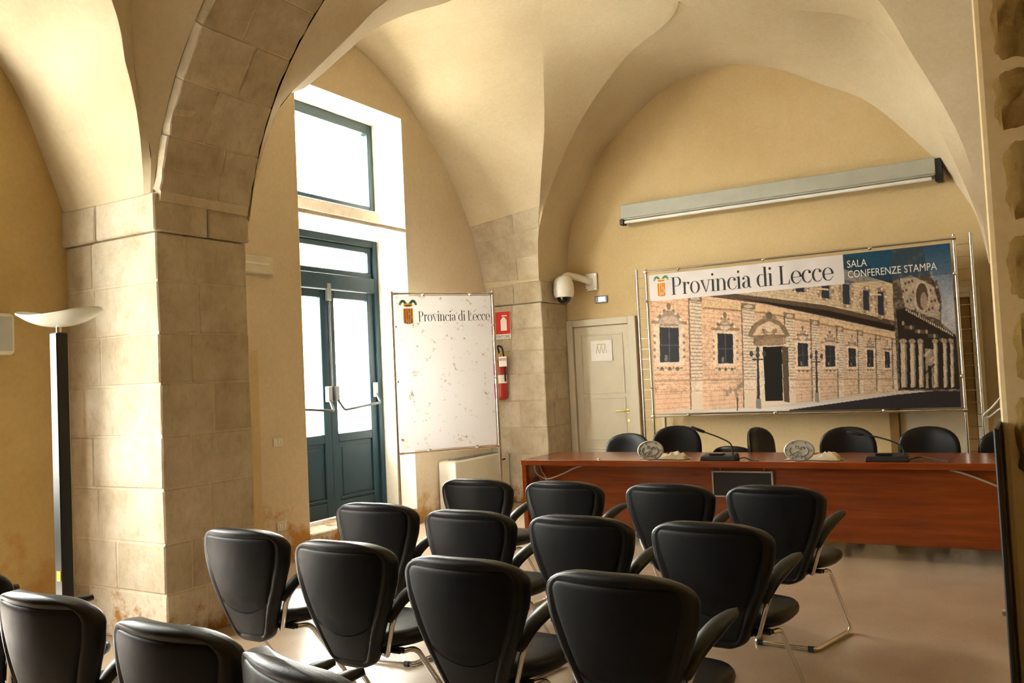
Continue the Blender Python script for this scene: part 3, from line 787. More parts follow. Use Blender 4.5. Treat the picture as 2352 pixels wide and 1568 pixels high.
# ------------------------------------------------------------------ speakers' office chairs behind the table
def make_office():
    c = thing('office_chair')
    hw, z0, z1 = .245, .50, .955
    rows_f, rows_b = [], []
    for i in range(17):
        t = i/16; zz = z0 + (z1-z0)*(.5-.5*math.cos(PI*t))
        q = (zz-z0)/(z1-z0)*2-1
        w = hw*max(0, 1-abs(q)**3.0)**.45 + .004
        rf, rb = [], []
        for k in range(15):
            u = -math.cos(PI*k/14); x = u*w
            e = math.sqrt(max(0, 1-abs(u)**5))*math.sqrt(max(0, 1-abs(q)**6))
            yb = .02 + .06*(x/hw)**2*-1 + .05*(zz-z0)
            rf.append((x, .25+yb-.035*e, zz)); rb.append((x, .25+yb+.035*e, zz))
        rows_f.append(rf); rows_b.append(rb[::-1])
    MB().grid(rows_f).grid(rows_b).build('backrest', 'black_leather', c, smooth=60)
    rows = []
    for zz, k in ((.42, .85), (.425, .96), (.45, 1), (.475, .96), (.485, .8), (.487, .02)):
        rows.append([(.25*math.copysign(abs(math.cos(a))**.6, math.cos(a))*k, .24*math.copysign(abs(math.sin(a))**.6, math.sin(a))*k, zz) for a in np.linspace(0, 2*PI, 28, endpoint=False)])
    b = MB().grid(rows, closed=True); b.f += [tuple(range(27, -1, -1)), tuple(range(5*28, 6*28))]
    b.build('seat', 'black_leather', c, smooth=60)
    MB().tube(rounded([(0, .05, .41), (0, .29, .42), (0, .30, .62)], .05), .02, 8).build('back_bracket', 'black_plastic', c, smooth=50)
    MB().lathe([(.03, .08), (.03, .25), (.018, .25), (.018, .42)], 14).build('gas_column', 'black_plastic', c, smooth=40)
    for k in range(5):
        a = 2*PI*k/5 + .3; d = Vector((math.cos(a), math.sin(a), 0))
        lg = MB().tube([d*.02 + Vector((0,0,.10)), d*.30 + Vector((0,0,.075))], [.026, .016], 8).build('base_arm', 'black_plastic', c, smooth=50)
        pp = Vector((-d.y, d.x, 0))
        MB().tube([d*.30 + pp*.02 + Vector((0,0,.03)), d*.30 - pp*.02 + Vector((0,0,.03))], .03, 12).build('castor', 'black_plastic', lg, smooth=40)
    return c
OFF = [(-3.55, 8.30, 0, -.075, 'black office chair behind the table, leftmost, in front of the beige door'),
       (-2.97, 8.25, 8, .0, 'black office chair behind the table, second from the left, behind the middle microphone tip'),
       (-1.93, 8.25, 78, -.02, 'black office chair behind the table turned sideways'),
       (-2.45, 8.75, 170, -.21, 'low black chair behind the table, only the rim of its back showing'),
       (-1.41, 8.25, -4, -.03, 'black office chair behind the table, to the right of the sideways one'),
       (-.76, 8.25, -6, -.035, 'black office chair behind the table, second from the right'),
       (-.16, 8.25, -10, -.06, 'black office chair behind the table, rightmost, partly hidden by the stone pier')]
op = make_office()
for i, (x, y, a, dz, lab) in enumerate(OFF):
    o = op if i == 0 else copy_tree(op)
    o.location = (x, y-.25 if i not in (2, 3) else y-.1, 0); o.rotation_euler = (0, 0, math.radians(a))
    k = (.955+dz)/.955; o.scale = (1, 1, k)
    tag(o, lab, 'chair', 'office chairs behind the table')

# ------------------------------------------------------------------ floor lamp, wall panel
lp = thing('floor_lamp', (-4.19, 2.6, 0), 0, 'tall floor lamp with a dark square pole and a boat-shaped pale glass bowl', 'lamp')
MB().lathe([(.15, 0), (.15, .018), (.13, .026), (.03, .03)], 32).build('base', 'lamp_pole', lp, smooth=40)
MB().box((-.032, -.032, .028), (.032, .032, 1.84)).build('pole', 'lamp_pole', lp, bev=.006)
MB().lathe([(.012, 1.84), (.012, 1.875)], 12).build('neck', 'chrome', lp, smooth=40)
MB().box((-.012, -.0345, .60), (.02, -.032, .65)).build('sticker', 'yellow_tag', lp)
rows = []
for i in range(13):
    r = i/12; row = []
    for a in np.linspace(0, 2*PI, 48, endpoint=False):
        x, y = .315*r*math.cos(a), .13*r*math.sin(a)
        row.append((x, y, 1.868 + .052*(r**2.0) + .034*(abs(math.cos(a))**2)*r**3 - .035*x))
    rows.append(row)
inner = [[(p[0]*.985, p[1]*.985, p[2]+.007) for p in r] for r in rows][::-1]
MB().grid(rows + inner, closed=True).build('bowl', 'lamp_glass', lp, smooth=60)
wp = thing('wall_speaker', (XLN, 2.87, 1.92), 0, 'pale rounded wall unit at the far left edge beside the lamp', 'loudspeaker')
MB().box((0, -.17, -.13), (.06, .17, .13)).build('housing', 'cream_enamel', wp, bev=.035, seg=4)
MB().box((.055, -.145, -.105), (.068, .145, .105)).build('grille', 'fixture_white', wp, bev=.03, seg=4)

# ------------------------------------------------------------------ beige door and second doorway on the back wall
d1 = thing('door_4', (-4.45, YB, 0), 0, 'beige panelled door at the left end of the back wall', 'door', kind='structure')
def dbox(name, a, b, mat, par, bev=.004): return MB().box(a, b).build(name, mat, par, bev=bev)
dbox('casing', (-.46, -.05, 0), (-.375, 0, 2.19), 'door_paint', d1); dbox('casing', (.372, -.05, 0), (.47, 0, 2.19), 'door_paint', d1); dbox('casing', (-.375, -.05, 2.105), (.372, 0, 2.19), 'door_paint', d1)
lf = dbox('leaf', (-.368, -.022, .005), (.366, -.004, 2.098), 'door_paint', d1)
for za, zb in ((.12, .60), (.70, 1.22), (1.26, 2.00)):
    for a, b in (((-.29, -.03, za), (-.265, -.022, zb)), ((.265, -.03, za), (.29, -.022, zb)), ((-.265, -.03, za), (.265, -.022, za+.02)), ((-.265, -.03, zb-.02), (.265, -.022, zb))):
        dbox('moulding', a, b, 'door_paint', lf, .003)
MB().lathe([(.022, -.03), (.024, -.022)], 16, 'Y', (.31, 0, 1.045)).build('rose', 'brass', lf, smooth=40)
MB().tube(rounded([(.31, -.02, 1.045), (.31, -.07, 1.045), (.17, -.072, 1.05)], .02), .010, 10).build('handle', 'brass', lf, smooth=50)
MB().lathe([(.020, -.028), (.022, -.022)], 16, 'Y', (.315, 0, .93), sx=.8).build('key_plate', 'brass', lf, smooth=40)
nt_ = thing('door_notice', (-4.447, YB-.032, 1.79), 0, 'square white notice taped to the beige door', 'notice')
MB().box((-.142, -.002, -.128), (.142, 0, .128)).build('sheet', 'paper', nt_)
for a in (-.05, .0, .05): MB().tube([(a-.02, -.004, -.03), (a, -.004, .07), (a+.02, -.004, -.03)], .003, 6).build('drawing', 'cable_grey', nt_)
MB().box((-.06, -.0035, .075), (.06, -.002, .085)).build('drawing', 'yellow_tag', nt_)
d2 = thing('door_5', (-.77, YB, 0), 0, 'brown framed doorway behind the right end of the banner', 'door', kind='structure')
dbox('frame', (-.45, -.06, 0), (-.36, 0, 2.2), 'brown_wood', d2); dbox('frame', (.36, -.06, 0), (.45, 0, 2.2), 'door_paint', d2); dbox('frame', (-.36, -.06, 2.1), (.36, 0, 2.2), 'door_paint', d2)
dbox('leaf', (-.355, -.02, .005), (.25, -.003, 2.09), 'door_paint', d2); dbox('leaf', (.255, -.03, .005), (.355, -.003, 2.09), 'brown_wood', d2)
tag(MB().box((-3.72, YB-.02, 0), (-3.68, YB, .98)).build('trim_4', 'door_paint', bev=.004), 'thin upright strip on the wall under the banner', 'trim', kind='structure')

# ------------------------------------------------------------------ wall-mounted devices
fx_ = thing('strip_light', (-2.33, YB, 3.28), 0, 'long pale fluorescent strip light high on the back wall', 'lamp')
MB().hexa([(-1.72, -.17, .075), (1.70, -.17, .075), (1.70, 0, .05), (-1.72, 0, .05), (-1.72, -.15, .24), (1.70, -.15, .24), (1.70, 0, .25), (-1.72, 0, .25)]).build('housing', 'fixture_white', fx_, bev=.006)
MB().box((-1.72, -.155, .058), (1.70, -.03, .074)).build('reflector', 'fixture_white', fx_, bev=.004)
MB().tube([(-1.68, -.13, .032), (1.66, -.13, .032)], .019, 14).build('tube_lamp', 'tube_white', fx_, smooth=50)
for xx in (-1.735, 1.69): MB().box((xx, -.165, 0.0), (xx+.055, -.06, .07)).build('socket', 'black_plastic', fx_, bev=.008)
MB().box((1.702, -.15, .0), (1.76, 0, .225)).build('end_cap', 'lamp_pole', fx_, bev=.003)
cd = thing('dome_camera', (-4.765, 9.40, 2.39), 0, 'white dome security camera on a wall bracket above the beige door', 'camera')
MB().lathe([(.0, .335), (.06, .33), (.10, .30), (.122, .24), (.128, .17), (.124, .10), (.115, .085), (.113, .07)], 32).build('housing', 'white_plastic', cd, smooth=60)
MB().lathe([(.085, .075), (.084, .05), (.065, .012), (.03, -.008), (0, -.012)], 28).build('dome', 'lens_black', cd, smooth=60)
MB().tube(rounded([(0, 0, .30), (.02, .06, .345), (.12, .20, .315), (.22, .32, .26)], .06, 6), .042, 16).build('arm', 'white_plastic', cd, smooth=60)
MB().box((.14, .318, .15), (.30, .345, .37)).build('wall_plate', 'white_plastic', cd, bev=.008)
for a, b in ((.16, .17), (.28, .17), (.16, .35), (.28, .35)): MB().lathe([(.008, -.006), (.008, 0)], 8, 'Y', (a, .318, b)).build('screw', 'steel', cd)
em = thing('emergency_light', (-4.425, YB, 2.425), 0, 'small lit emergency light plate above the beige door', 'light')
MB().box((-.085, -.022, -.045), (.085, 0, .045)).build('plate', 'grey_metal', em, bev=.008)
MB().box((-.03, -.03, -.025), (.055, -.02, .028)).build('lens', 'lit_diffuser', em, bev=.004)
hb = thing('wall_box', (XL, 5.30, 2.59), 0, 'cream electrical box with a slot on the wall beside the glazed door', 'electrical box')
MB().box((0, -.19, -.075), (.05, .19, .08)).build('housing', 'cream_enamel', hb, bev=.008)
MB().box((.048, -.15, -.0), (.054, .15, .02)).build('slot', 'white_plastic', hb, bev=.003)
MB().box((0, -.21, -.095), (.006, .225, .10)).build('backing', 'door_paint', hb)
for nm, y, z_, lab in (('light_switch', 5.52, 1.04, 'cream light switch plate on the wall left of the glazed door'), ('wall_socket', 5.53, .30, 'cream wall socket low on the stained wall left of the glazed door')):
    o = thing(nm, (XL, y, z_), 0, lab, 'switch' if 'switch' in nm else 'socket')
    MB().box((0, -.06, -.042), (.010, .06, .042)).build('plate', 'cream_enamel', o, bev=.004)
    for q in (-.028, 0, .028): MB().box((.009, q-.011, -.022), (.015, q+.011, .022)).build('rocker', 'white_plastic', o, bev=.003)
tag(MB().box((XL, 5.05, 0), (XL+.03, 5.30, 1.845)).build('trim_5', 'plaster_wall', bev=.008), 'shallow plaster step on the wall behind the pier', 'trim', kind='structure')

# heater cabinet under the board
ht = thing('fan_heater', (XL, 8.48, 0), 0, 'cream fan heater cabinet against the left wall behind the white board', 'heater')
MB().box((.015, -.58, .06), (.245, .58, .615)).build('cabinet', 'cream_enamel', ht, bev=.02, seg=3)
MB().box((.03, -.60, .06), (.255, -.585, .60)).build('side_panel', 'white_plastic', ht, bev=.006)  # end face paler than the cabinet: the light on it is in the colour
for q in range(9): MB().box((.06, -.46+q*.105, .612), (.20, -.38+q*.105, .621)).build('vent', 'grey_metal', ht)
MB().box((.244, .40, .53), (.25, .48, .545)).build('badge', 'lens_black', ht)
for yy in (-.5, .44): MB().box((.05, yy, 0), (.2, yy+.06, .07)).build('foot', 'grey_metal', ht)

# fire extinguisher and its sign
fe = thing('fire_extinguisher', (-5.47, CY-.10, 1.25), 0, 'red fire extinguisher hung on the corner pier behind the white board', 'fire extinguisher')
MB().lathe([(.0, .0), (.06, .0), (.078, .02), (.08, .05), (.08, .40), (.07, .45), (.035, .485), (.02, .49), (.02, .51)], 28).build('cylinder', 'red_paint', fe, smooth=50)
MB().lathe([(.081, .20), (.081, .30)], 28).build('label_band', 'paper', fe, smooth=50)
vl = MB().lathe([(.022, .50), (.022, .54), (.014, .56), (0, .56)], 14).build('valve', 'brass', fe, smooth=40)
MB().hexa([(-.01, -.012, .555), (.10, -.012, .565), (.10, .012, .565), (-.01, .012, .555), (-.01, -.012, .568), (.10, -.012, .585), (.10, .012, .585), (-.01, .012, .568)]).build('handle', 'yellow_tag', fe, bev=.003)
MB().box((0, -.012, .535), (.085, .012, .548)).build('lever', 'yellow_tag', fe, bev=.003)
MB().tube(rounded([(0, 0, .55), (-.01, -.03, .66), (.07, -.05, .64), (.088, -.04, .50), (.086, -.03, .22)], .05, 6), .011, 10).build('hose', 'black_plastic', fe, smooth=60)
MB().box((.04, -.088, .40), (.15, -.083, .52)).build('inspection_tag', 'paper', fe)
MB().box((.045, -.0895, .47), (.145, -.088, .50)).build('tag_print', 'cable_grey', fe)
MB().box((-.03, .05, .38), (.03, .10, .43)).build('bracket', 'lamp_pole', fe)
def text_mesh(txt, size, mat, name, parent, m, width, align='LEFT', split=False):
    cu = bpy.data.curves.new(name, 'FONT'); cu.body = txt; cu.size = size; cu.align_x = align; cu.resolution_u = 3
    tmp = bpy.data.objects.new(name + '_tmp', cu); COL.objects.link(tmp)
    dg = bpy.context.evaluated_depsgraph_get()
    me = bpy.data.meshes.new_from_object(tmp.evaluated_get(dg))
    bpy.data.objects.remove(tmp); bpy.data.curves.remove(cu)
    xs = [v.co.x for v in me.vertices]; k = width/(max(xs)-min(xs))
    mm = m @ Matrix.Diagonal((k, 1, 1, 1))
    vs = [tuple(v.co) for v in me.vertices]; fs = [tuple(p.vertices) for p in me.polygons]
    bpy.data.meshes.remove(me)
    groups = [fs]
    if split:                                # one object for each letter
        par = list(range(len(vs)))
        def find(a):
            while par[a] != a: par[a] = par[par[a]]; a = par[a]
            return a
        for f in fs:
            for q in f[1:]: par[find(q)] = find(f[0])
        d = {}
        for f in fs: d.setdefault(find(f[0]), []).append(f)
        groups = list(d.values())
    for g in groups:
        ids = sorted({i for f in g for i in f}); mp = {a: b for b, a in enumerate(ids)}
        b = MB().add([vs[i] for i in ids], [tuple(mp[i] for i in f) for f in g])
        o = b.build(name, mat, parent, recalc=False); o.matrix_local = mm
        if not split: o['kind'] = 'stuff'
UP = Matrix.Rotation(PI/2, 4, 'X')          # text standing upright, facing -Y
sg = thing('extinguisher_sign', (-5.475, CY-.018, 2.03), 0, 'red and white extinguisher sign on the corner pier', 'sign')
MB().box((-.135, -.006, -.04), (.135, 0, .30)).build('plate', 'sign_white', sg, bev=.002)
MB().box((-.13, -.009, .02), (.13, -.006, .295)).build('red_field', 'sign_red', sg)
MB().box((.0, -.012, .06), (.085, -.009, .19)).build('pictogram', 'sign_white', sg); MB().hexa([(.0, -.012, .19), (.085, -.012, .19), (.085, -.009, .19), (.0, -.009, .19), (.03, -.012, .225), (.055, -.012, .225), (.055, -.009, .225), (.03, -.009, .225)]).build('pictogram', 'sign_white', sg)
MB().box((.02, -.012, .235), (.09, -.009, .25)).build('pictogram', 'sign_white', sg)
text_mesh('ESTINTORE', .048, 'ink', 'lettering', sg, Matrix.Translation((0, -.0075, -.028)) @ UP, .24, 'CENTER')

# ------------------------------------------------------------------ serif lettering (high-contrast roman) as flat glyph shapes
class Glyph:
    def __init__(s): s.polys = []
    def rect(s, x0, y0, x1, y1): s.polys.append([(x0, y0), (x1, y0), (x1, y1), (x0, y1)])
    def quad(s, *p): s.polys.append(list(p))
    def ring(s, cx, cy, rx, ry, ix, iy, a0=0, a1=360, ox=0.0):
        n = max(6, int(abs(a1-a0)/12))
        t = [math.radians(a0 + (a1-a0)*i/n) for i in range(n+1)]
        for p, q in zip(t[:-1], t[1:]):
            s.polys.append([(cx+rx*math.cos(p), cy+ry*math.sin(p)), (cx+rx*math.cos(q), cy+ry*math.sin(q)), (cx+ox+ix*math.cos(q), cy+iy*math.sin(q)), (cx+ox+ix*math.cos(p), cy+iy*math.sin(p))])
    def disc(s, cx, cy, r): s.polys.append([(cx+r*math.cos(2*PI*k/16), cy+r*math.sin(2*PI*k/16)) for k in range(16)])
TK, TN = .088, .018
def glyph(ch):
    g = Glyph(); xh = .47
    if ch == 'P':
        g.rect(.07, 0, .07+TK, .70); g.rect(0, 0, .235, TN); g.rect(0, .70-TN, .3, .70)
        g.rect(.15, .335, .30, .335+TN); g.ring(.29, .5175, .195, .1825, .105, .165, -90, 90); return g, .53
    if ch == 'L':
        g.rect(.07, 0, .07+TK, .70); g.rect(0, .70-TN, .245, .70); g.rect(0, 0, .44, TN); g.quad((.40, TN), (.44, 0), (.455, .17), (.435, .17)); return g, .50
    if ch == 'r':
        g.rect(.055, 0, .055+TK, xh); g.rect(0, 0, .205, TN); g.rect(0, xh-TN, .06, xh)
        g.ring(.25, .34, .12, .125, .104, .107, 70, 180); g.disc(.285, .415, .05); return g, .35
    if ch == 'o':
        g.ring(.225, .23, .222, .242, .138, .226); return g, .47
    if ch == 'v':
        g.quad((.03, xh), (.125, xh), (.275, 0), (.235, 0)); g.quad((.415, xh), (.435, xh), (.275, 0), (.255, 0)); g.rect(-.02, xh-TN, .185, xh); g.rect(.335, xh-TN, .50, xh); return g, .48
    if ch == 'i':
        g.rect(.055, 0, .055+TK, xh); g.rect(0, 0, .20, TN); g.rect(0, xh-TN, .06, xh); g.disc(.097, .655, .052); return g, .225
    if ch == 'n':
        g.rect(.055, 0, .055+TK, xh); g.rect(0, 0, .195, TN); g.rect(0, xh-TN, .06, xh)
        g.ring(.27, .31, .155, .17, .07, .15, 0, 100, -.0); g.ring(.27, .31, .14, .17, .125, .15, 95, 175); g.rect(.34, 0, .34+TK, .315); g.rect(.285, 0, .48, TN); return g, .51
    if ch == 'c':
        g.ring(.225, .23, .222, .242, .138, .226, 55, 300); g.ring(.225, .23, .20, .242, .185, .226, 296, 338); g.disc(.335, .375, .053); return g, .415
    if ch == 'e':
        g.ring(.225, .23, .222, .242, .138, .226, 0, 300); g.ring(.225, .23, .20, .242, .185, .226, 296, 338); g.rect(.09, .225, .44, .225+TN); return g, .445
    if ch == 'a':
        g.rect(.255, .04, .255+TK, .33); g.ring(.185, .32, .158, .155, .075, .137, 0, 75); g.ring(.19, .33, .15, .145, .135, .128, 75, 140); g.disc(.085, .375, .05)
        g.ring(.165, .125, .15, .13, .066, .112, 90, 290); g.quad((.16, .255), (.16, .237), (.27, .275), (.27, .293)); g.ring(.165, .125, .13, .13, .112, .112, 285, 350); g.ring(.375, .07, .075, .068, .035, .05, 180, 320); return g, .42
    if ch == 'd':
        g.ring(.205, .23, .20, .242, .116, .226, 60, 300); g.quad((.30, .45), (.30, .43), (.36, .40), (.36, .42)); g.quad((.30, .03), (.30, .012), (.36, .05), (.36, .07)); g.rect(.325, 0, .325+TK, .74); g.rect(.265, .74-TN, .33, .74); g.rect(.33, 0, .475, TN); return g, .49
    return g, .22
def serif_text(txt, width, height, parent, m, mat='ink', name='letter'):
    tot = sum(glyph(c)[1] for c in txt); sx, sy = width/tot, height/.70; x = 0
    for ch in txt:
        g, adv = glyph(ch)
        if g.polys:
            b = MB()
            for q in g.polys: b.add([((p[0]+x)*sx, p[1]*sy, 0) for p in q], [tuple(range(len(q)))])
            o = b.build(name, mat, parent, recalc=False); o.matrix_local = m
        x += adv

# ------------------------------------------------------------------ painted prints as coloured grids
def fill(C, X, Y, pts, col, al=1.0):
    x0, x1 = min(p[0] for p in pts), max(p[0] for p in pts); y0, y1 = min(p[1] for p in pts), max(p[1] for p in pts)
    m = (X >= x0) & (X <= x1) & (Y >= y0) & (Y <= y1)
    idx = np.nonzero(m)[0]
    if not len(idx): return
    x, y = X[idx], Y[idx]; ins = np.zeros(len(idx), bool); n = len(pts)
    for i in range(n):
        ax, ay = pts[i]; bx, by = pts[(i+1) % n]
        if ay == by: continue
        c = ((ay > y) != (by > y)) & (x < (bx-ax)*(y-ay)/(by-ay)+ax); ins ^= c
    k = idx[ins]; C[k] = C[k]*(1-al) + np.array(col)*al
def ell(C, X, Y, cx, cy, rx, ry, col, al=1.0):
    k = ((X-cx)/rx)**2 + ((Y-cy)/ry)**2 <= 1; C[k] = C[k]*(1-al) + np.array(col)*al
def vnoise(X, Y, s, seed=0):
    x, y = X/s, Y/s; i, j = np.floor(x).astype(np.int64), np.floor(y).astype(np.int64); fx, fy = x-i, y-j
    h = lambda a, b: (np.sin((a*127.1 + b*311.7 + seed*74.7))*43758.5453) % 1.0
    fx = fx*fx*(3-2*fx); fy = fy*fy*(3-2*fy)
    return (h(i,j)*(1-fx)+h(i+1,j)*fx)*(1-fy) + (h(i,j+1)*(1-fx)+h(i+1,j+1)*fx)*fy
def crest_paint(C, X, Y, cx, cy, s):
    """provincial crest: leafy crown over a shield of red and yellow stripes with a grey fish"""
    g = (.05, .17, .10); 
    for sgn in (-1, 1):
        for k in range(9):
            t = k/8; bx, by = cx + sgn*s*(.10+.40*t), cy - s*(.80 + .22*math.sin(PI*t*.85) - .10*t*t) 
            for d in (-1, 1): ell(C, X, Y, bx + sgn*s*.03, by + d*s*.045, s*.075, s*.035, g if d > 0 else (.10, .26, .14))
    ell(C, X, Y, cx, cy - s*.72, s*.30, s*.11, (.72, .42, .03)); ell(C, X, Y, cx, cy - s*.69, s*.25, s*.05, (.45, .08, .02)); ell(C, X, Y, cx, cy-s*.78, s*.26, s*.05, (.80, .55, .08))
    w = s*.32; top, bot = cy - s*.50, cy + s*.50
    for k in range(9):
        xa, xb = cx - w + 2*w*k/9, cx - w + 2*w*(k+1)/9
        e = lambda x: bot - s*.10*abs((x-cx)/w)**3
        fill(C, X, Y, [(xa, top), (xb, top), (xb, e(xb)), (xa, e(xa))], (.80, .46, .04) if k % 2 == 0 else (.66, .06, .02))
    for k in range(16):
        t = k/15; ell(C, X, Y, cx + s*(.10 - .10*math.cos(t*4.4) + .02*t) - s*.03, cy + s*(-.38 + .62*t), s*(.02 + .055*t), s*.05, (.42, .42, .46))
    ell(C, X, Y, cx - s*.02, cy + s*.30, s*.17, s*.075, (.40, .40, .44)); ell(C, X, Y, cx - s*.11, cy + s*.25, s*.06, s*.06, (.55, .42, .22))
def print_grid(name, nx, ny, w, h, parent, m, painter, cut=False, mat='printed_film'):
    u, v = np.meshgrid(np.linspace(0, 1, nx+1), np.linspace(0, 1, ny+1))
    co = np.stack([u.ravel()*w, np.zeros(u.size), h-v.ravel()*h], 1).astype(np.float32)
    i = np.arange(nx*ny); r, c = i//nx, i % nx; a = r*(nx+1)+c
    q = np.stack([a, a+nx+1, a+nx+2, a+1], 1).astype(np.int32)
    col = painter(u.ravel(), v.ravel())
    if cut:                                  # keep only the printed figure
        q = q[(col[q][:, :, 0] >= 0).any(1)]; col = np.where(col < 0, .8, col)
    me = bpy.data.meshes.new(name)
    me.vertices.add(len(co)); me.vertices.foreach_set('co', co.ravel())
    me.loops.add(q.size); me.loops.foreach_set('vertex_index', q.ravel())
    me.polygons.add(len(q)); me.polygons.foreach_set('loop_start', np.arange(0, q.size, 4, dtype=np.int32)); 
    me.update(calc_edges=True)
    at = me.color_attributes.new('ink', 'FLOAT_COLOR', 'POINT')
    at.data.foreach_set('color', np.concatenate([np.clip(col, 0, 1), np.ones((len(col), 1))], 1).astype(np.float32).ravel())
    me.materials.append(MATS[mat]); me.validate()
    o = bpy.data.objects.new(name, me); COL.objects.link(o); o.parent = parent; o.matrix_local = m; return o

def palace(u, v):
    # artwork units: the four corners of the print in the sketch the drawing is laid out in
    S = [(1490, 630.5), (2192, 556), (2211, 936.5), (1502, 952)]
    A, B = [], []
    for (x, y), (a, b) in zip(((0,0),(1,0),(1,1),(0,1)), S):
        A += [[x, y, 1, 0, 0, 0, -a*x, -a*y], [0, 0, 0, x, y, 1, -b*x, -b*y]]; B += [a, b]
    Hm = np.append(np.linalg.solve(np.array(A), np.array(B)), 1).reshape(3, 3)
    w = Hm[2,0]*u + Hm[2,1]*v + 1; X = (Hm[0,0]*u + Hm[0,1]*v + Hm[0,2])/w; Y = (Hm[1,0]*u + Hm[1,1]*v + Hm[1,2])/w
    C = np.zeros((len(u), 3))
    n1, n2 = vnoise(X, Y, 26, 1), vnoise(X, Y, 5, 2)
    # warm facade, pinker at the lower left, paler in the middle
    t = np.clip((X-1500)/520, 0, 1)[:, None]
    C[:] = np.array((.70, .42, .27))*(1-t) + np.array((.55, .40, .28))*t
    C *= (.86 + .30*n1[:, None]*.6 + .16*n2[:, None])
    F = lambda c, al=1.0: (lambda *p: fill(C, X, Y, list(p), c, al))
    # masonry courses converge to the right
    HX = 2700.0; HY = 850.0
    slope = (Y-HY)/(HX-X)*1000
    C *= (1 - .26*(np.mod(slope*1.0, 9.5) < 1.7))[:, None]
    bx = np.mod(np.log(np.maximum(HX-X, 1))*420 + (np.floor(slope/9.5) % 2)*4.0, 9.0) < .9
    C *= (1 - .13*bx)[:, None]
    yl = lambda x, s: HY + s*(HX-x)/1000.0
    dark, mid, pale = (.035, .026, .02), (.22, .14, .085), (.72, .60, .46)
    # upper storey band above the cornice
    F((.56, .43, .29))((1660, 600), (2075, 600), (2075, 742), (1660, 668))
    k = (Y < 668 + (X-1660)*.178) & (X > 1660); C[k] *= (.84 + .3*n2[k][:, None]); C[k] *= (1 - .25*(np.mod((Y[k] - .16*X[k]), 7) < 1.5))[:, None]
    # big shadowed cornice
    F((.10, .065, .04))((1600, 662), (1667, 670), (1900, 700), (2066, 738), (2070, 764), (1900, 727), (1760, 697), (1600, 676))
    F((.025, .018, .013))((1690, 682), (1900, 711), (2066, 749), (2066, 762), (1900, 725), (1760, 696))
    F((.63, .44, .26))((1620, 688), (1760, 703), (1900, 734), (2066, 772), (2066, 778), (1900, 744), (1760, 716), (1620, 704))
    F((.30, .19, .11))((1620, 704), (1760, 716), (1900, 744), (2066, 778), (2066, 781), (1900, 748), (1760, 720), (1620, 708))
    # pilasters with rustication
    for x0, x1, yt, yb in ((1583, 1612, 676, 945), (1706, 1736, 694, 938), (1805, 1828, 716, 930), (1866, 1884, 732, 925), (1926, 1940, 746, 915), (1974, 1985, 756, 905), (2016, 2026, 766, 900), (2054, 2064, 775, 895)):
        fill(C, X, Y, [(x0, yt), (x1, yt+(x1-x0)*.2), (x1, yb-2), (x0, yb)], (.66, .53, .40), .85)
        kk = (X > x0+2) & (X < x1) & (Y > yt+14) & (Y < 872); C[kk] *= (1 - .55*(np.mod(slope[kk], 7.5) < 2.2))[:, None]
        fill(C, X, Y, [(x0-3, yt), (x1+2, yt+4), (x1+1, yt+17), (x0-1, yt+13)], mid); ell(C, X, Y, (x0+x1)/2, yt+9, (x1-x0)*.35, 4, pale, .6)
        fill(C, X, Y, [(x0-2, yt+10), (x0+1, yt+10), (x0+2, yb), (x0-1, yb)], dark, .75)
    # upper windows between the cornice and the strip
    for x, y0, y1, wd in ((1842, 655, 668, 10), (1901, 652, 683, 9), (1949, 650, 697, 8), (1995, 665, 711, 7), (2029, 668, 722, 7)):
        ell(C, X, Y, x, (y0+y1)/2, wd*2.3, (y1-y0)*.72, (.30, .20, .13), .7)
        for q in range(14):
            a = q*.449; ell(C, X, Y, x + wd*1.9*math.cos(a), (y0+y1)/2 + (y1-y0)*.62*math.sin(a), 2.4, 2.4, pale if q % 2 else mid)
        fill(C, X, Y, [(x-wd, y0), (x+wd, y0+2), (x+wd, y1+2), (x-wd, y1)], (.035, .04, .055))
    # lower windows with broken pediments and carved aprons
    for x0, x1, y0, y1, arch_ in ((1513, 1558, 751, 832, 1), (1648, 1684, 765, 835, 0), (1834, 1858, 787, 842, 0), (1898, 1921, 793, 842, 1), (1952, 1969, 799, 843, 0), (1995, 2010, 803, 843, 1), (2036, 2048, 807, 845, 0)):
        wd, cx, hh = x1-x0, (x0+x1)/2, y1-y0
        F((.70, .54, .40), .9)((x0-wd*.28, y0-hh*.08), (x1+wd*.28, y0-hh*.06), (x1+wd*.28, y1+hh*.10), (x0-wd*.28, y1+hh*.12))
        F(mid, .8)((x0-wd*.42, y0-hh*.10), (x1+wd*.42, y0-hh*.08), (x1+wd*.42, y0-hh*.17), (x0-wd*.42, y0-hh*.19))
        if arch_:
            ell(C, X, Y, cx, y0-hh*.18, wd*.66, hh*.30, (.34, .25, .18)); ell(C, X, Y, cx, y0-hh*.12, wd*.52, hh*.20, (.50, .36, .27)); F((.64, .48, .35), .95)((x0-wd*.34, y0-hh*.02), (x1+wd*.34, y0), (x1+wd*.34, y0-hh*.09), (x0-wd*.34, y0-hh*.10))
        else:
            F((.40, .28, .19))((cx-wd*.62, y0-hh*.18), (cx, y0-hh*.52), (cx+wd*.62, y0-hh*.16)); ell(C, X, Y, cx, y0-hh*.22, wd*.32, hh*.12, (.62, .47, .36))
        for sg_ in (-1, 1):
            for q in range(5): ell(C, X, Y, cx + sg_*wd*(.12+.12*q), y0 - hh*(.56-.085*q), wd*.07, hh*.035, mid if q % 2 else (.75, .63, .5))
        ell(C, X, Y, cx, y0-hh*.60, wd*.12, hh*.10, mid)
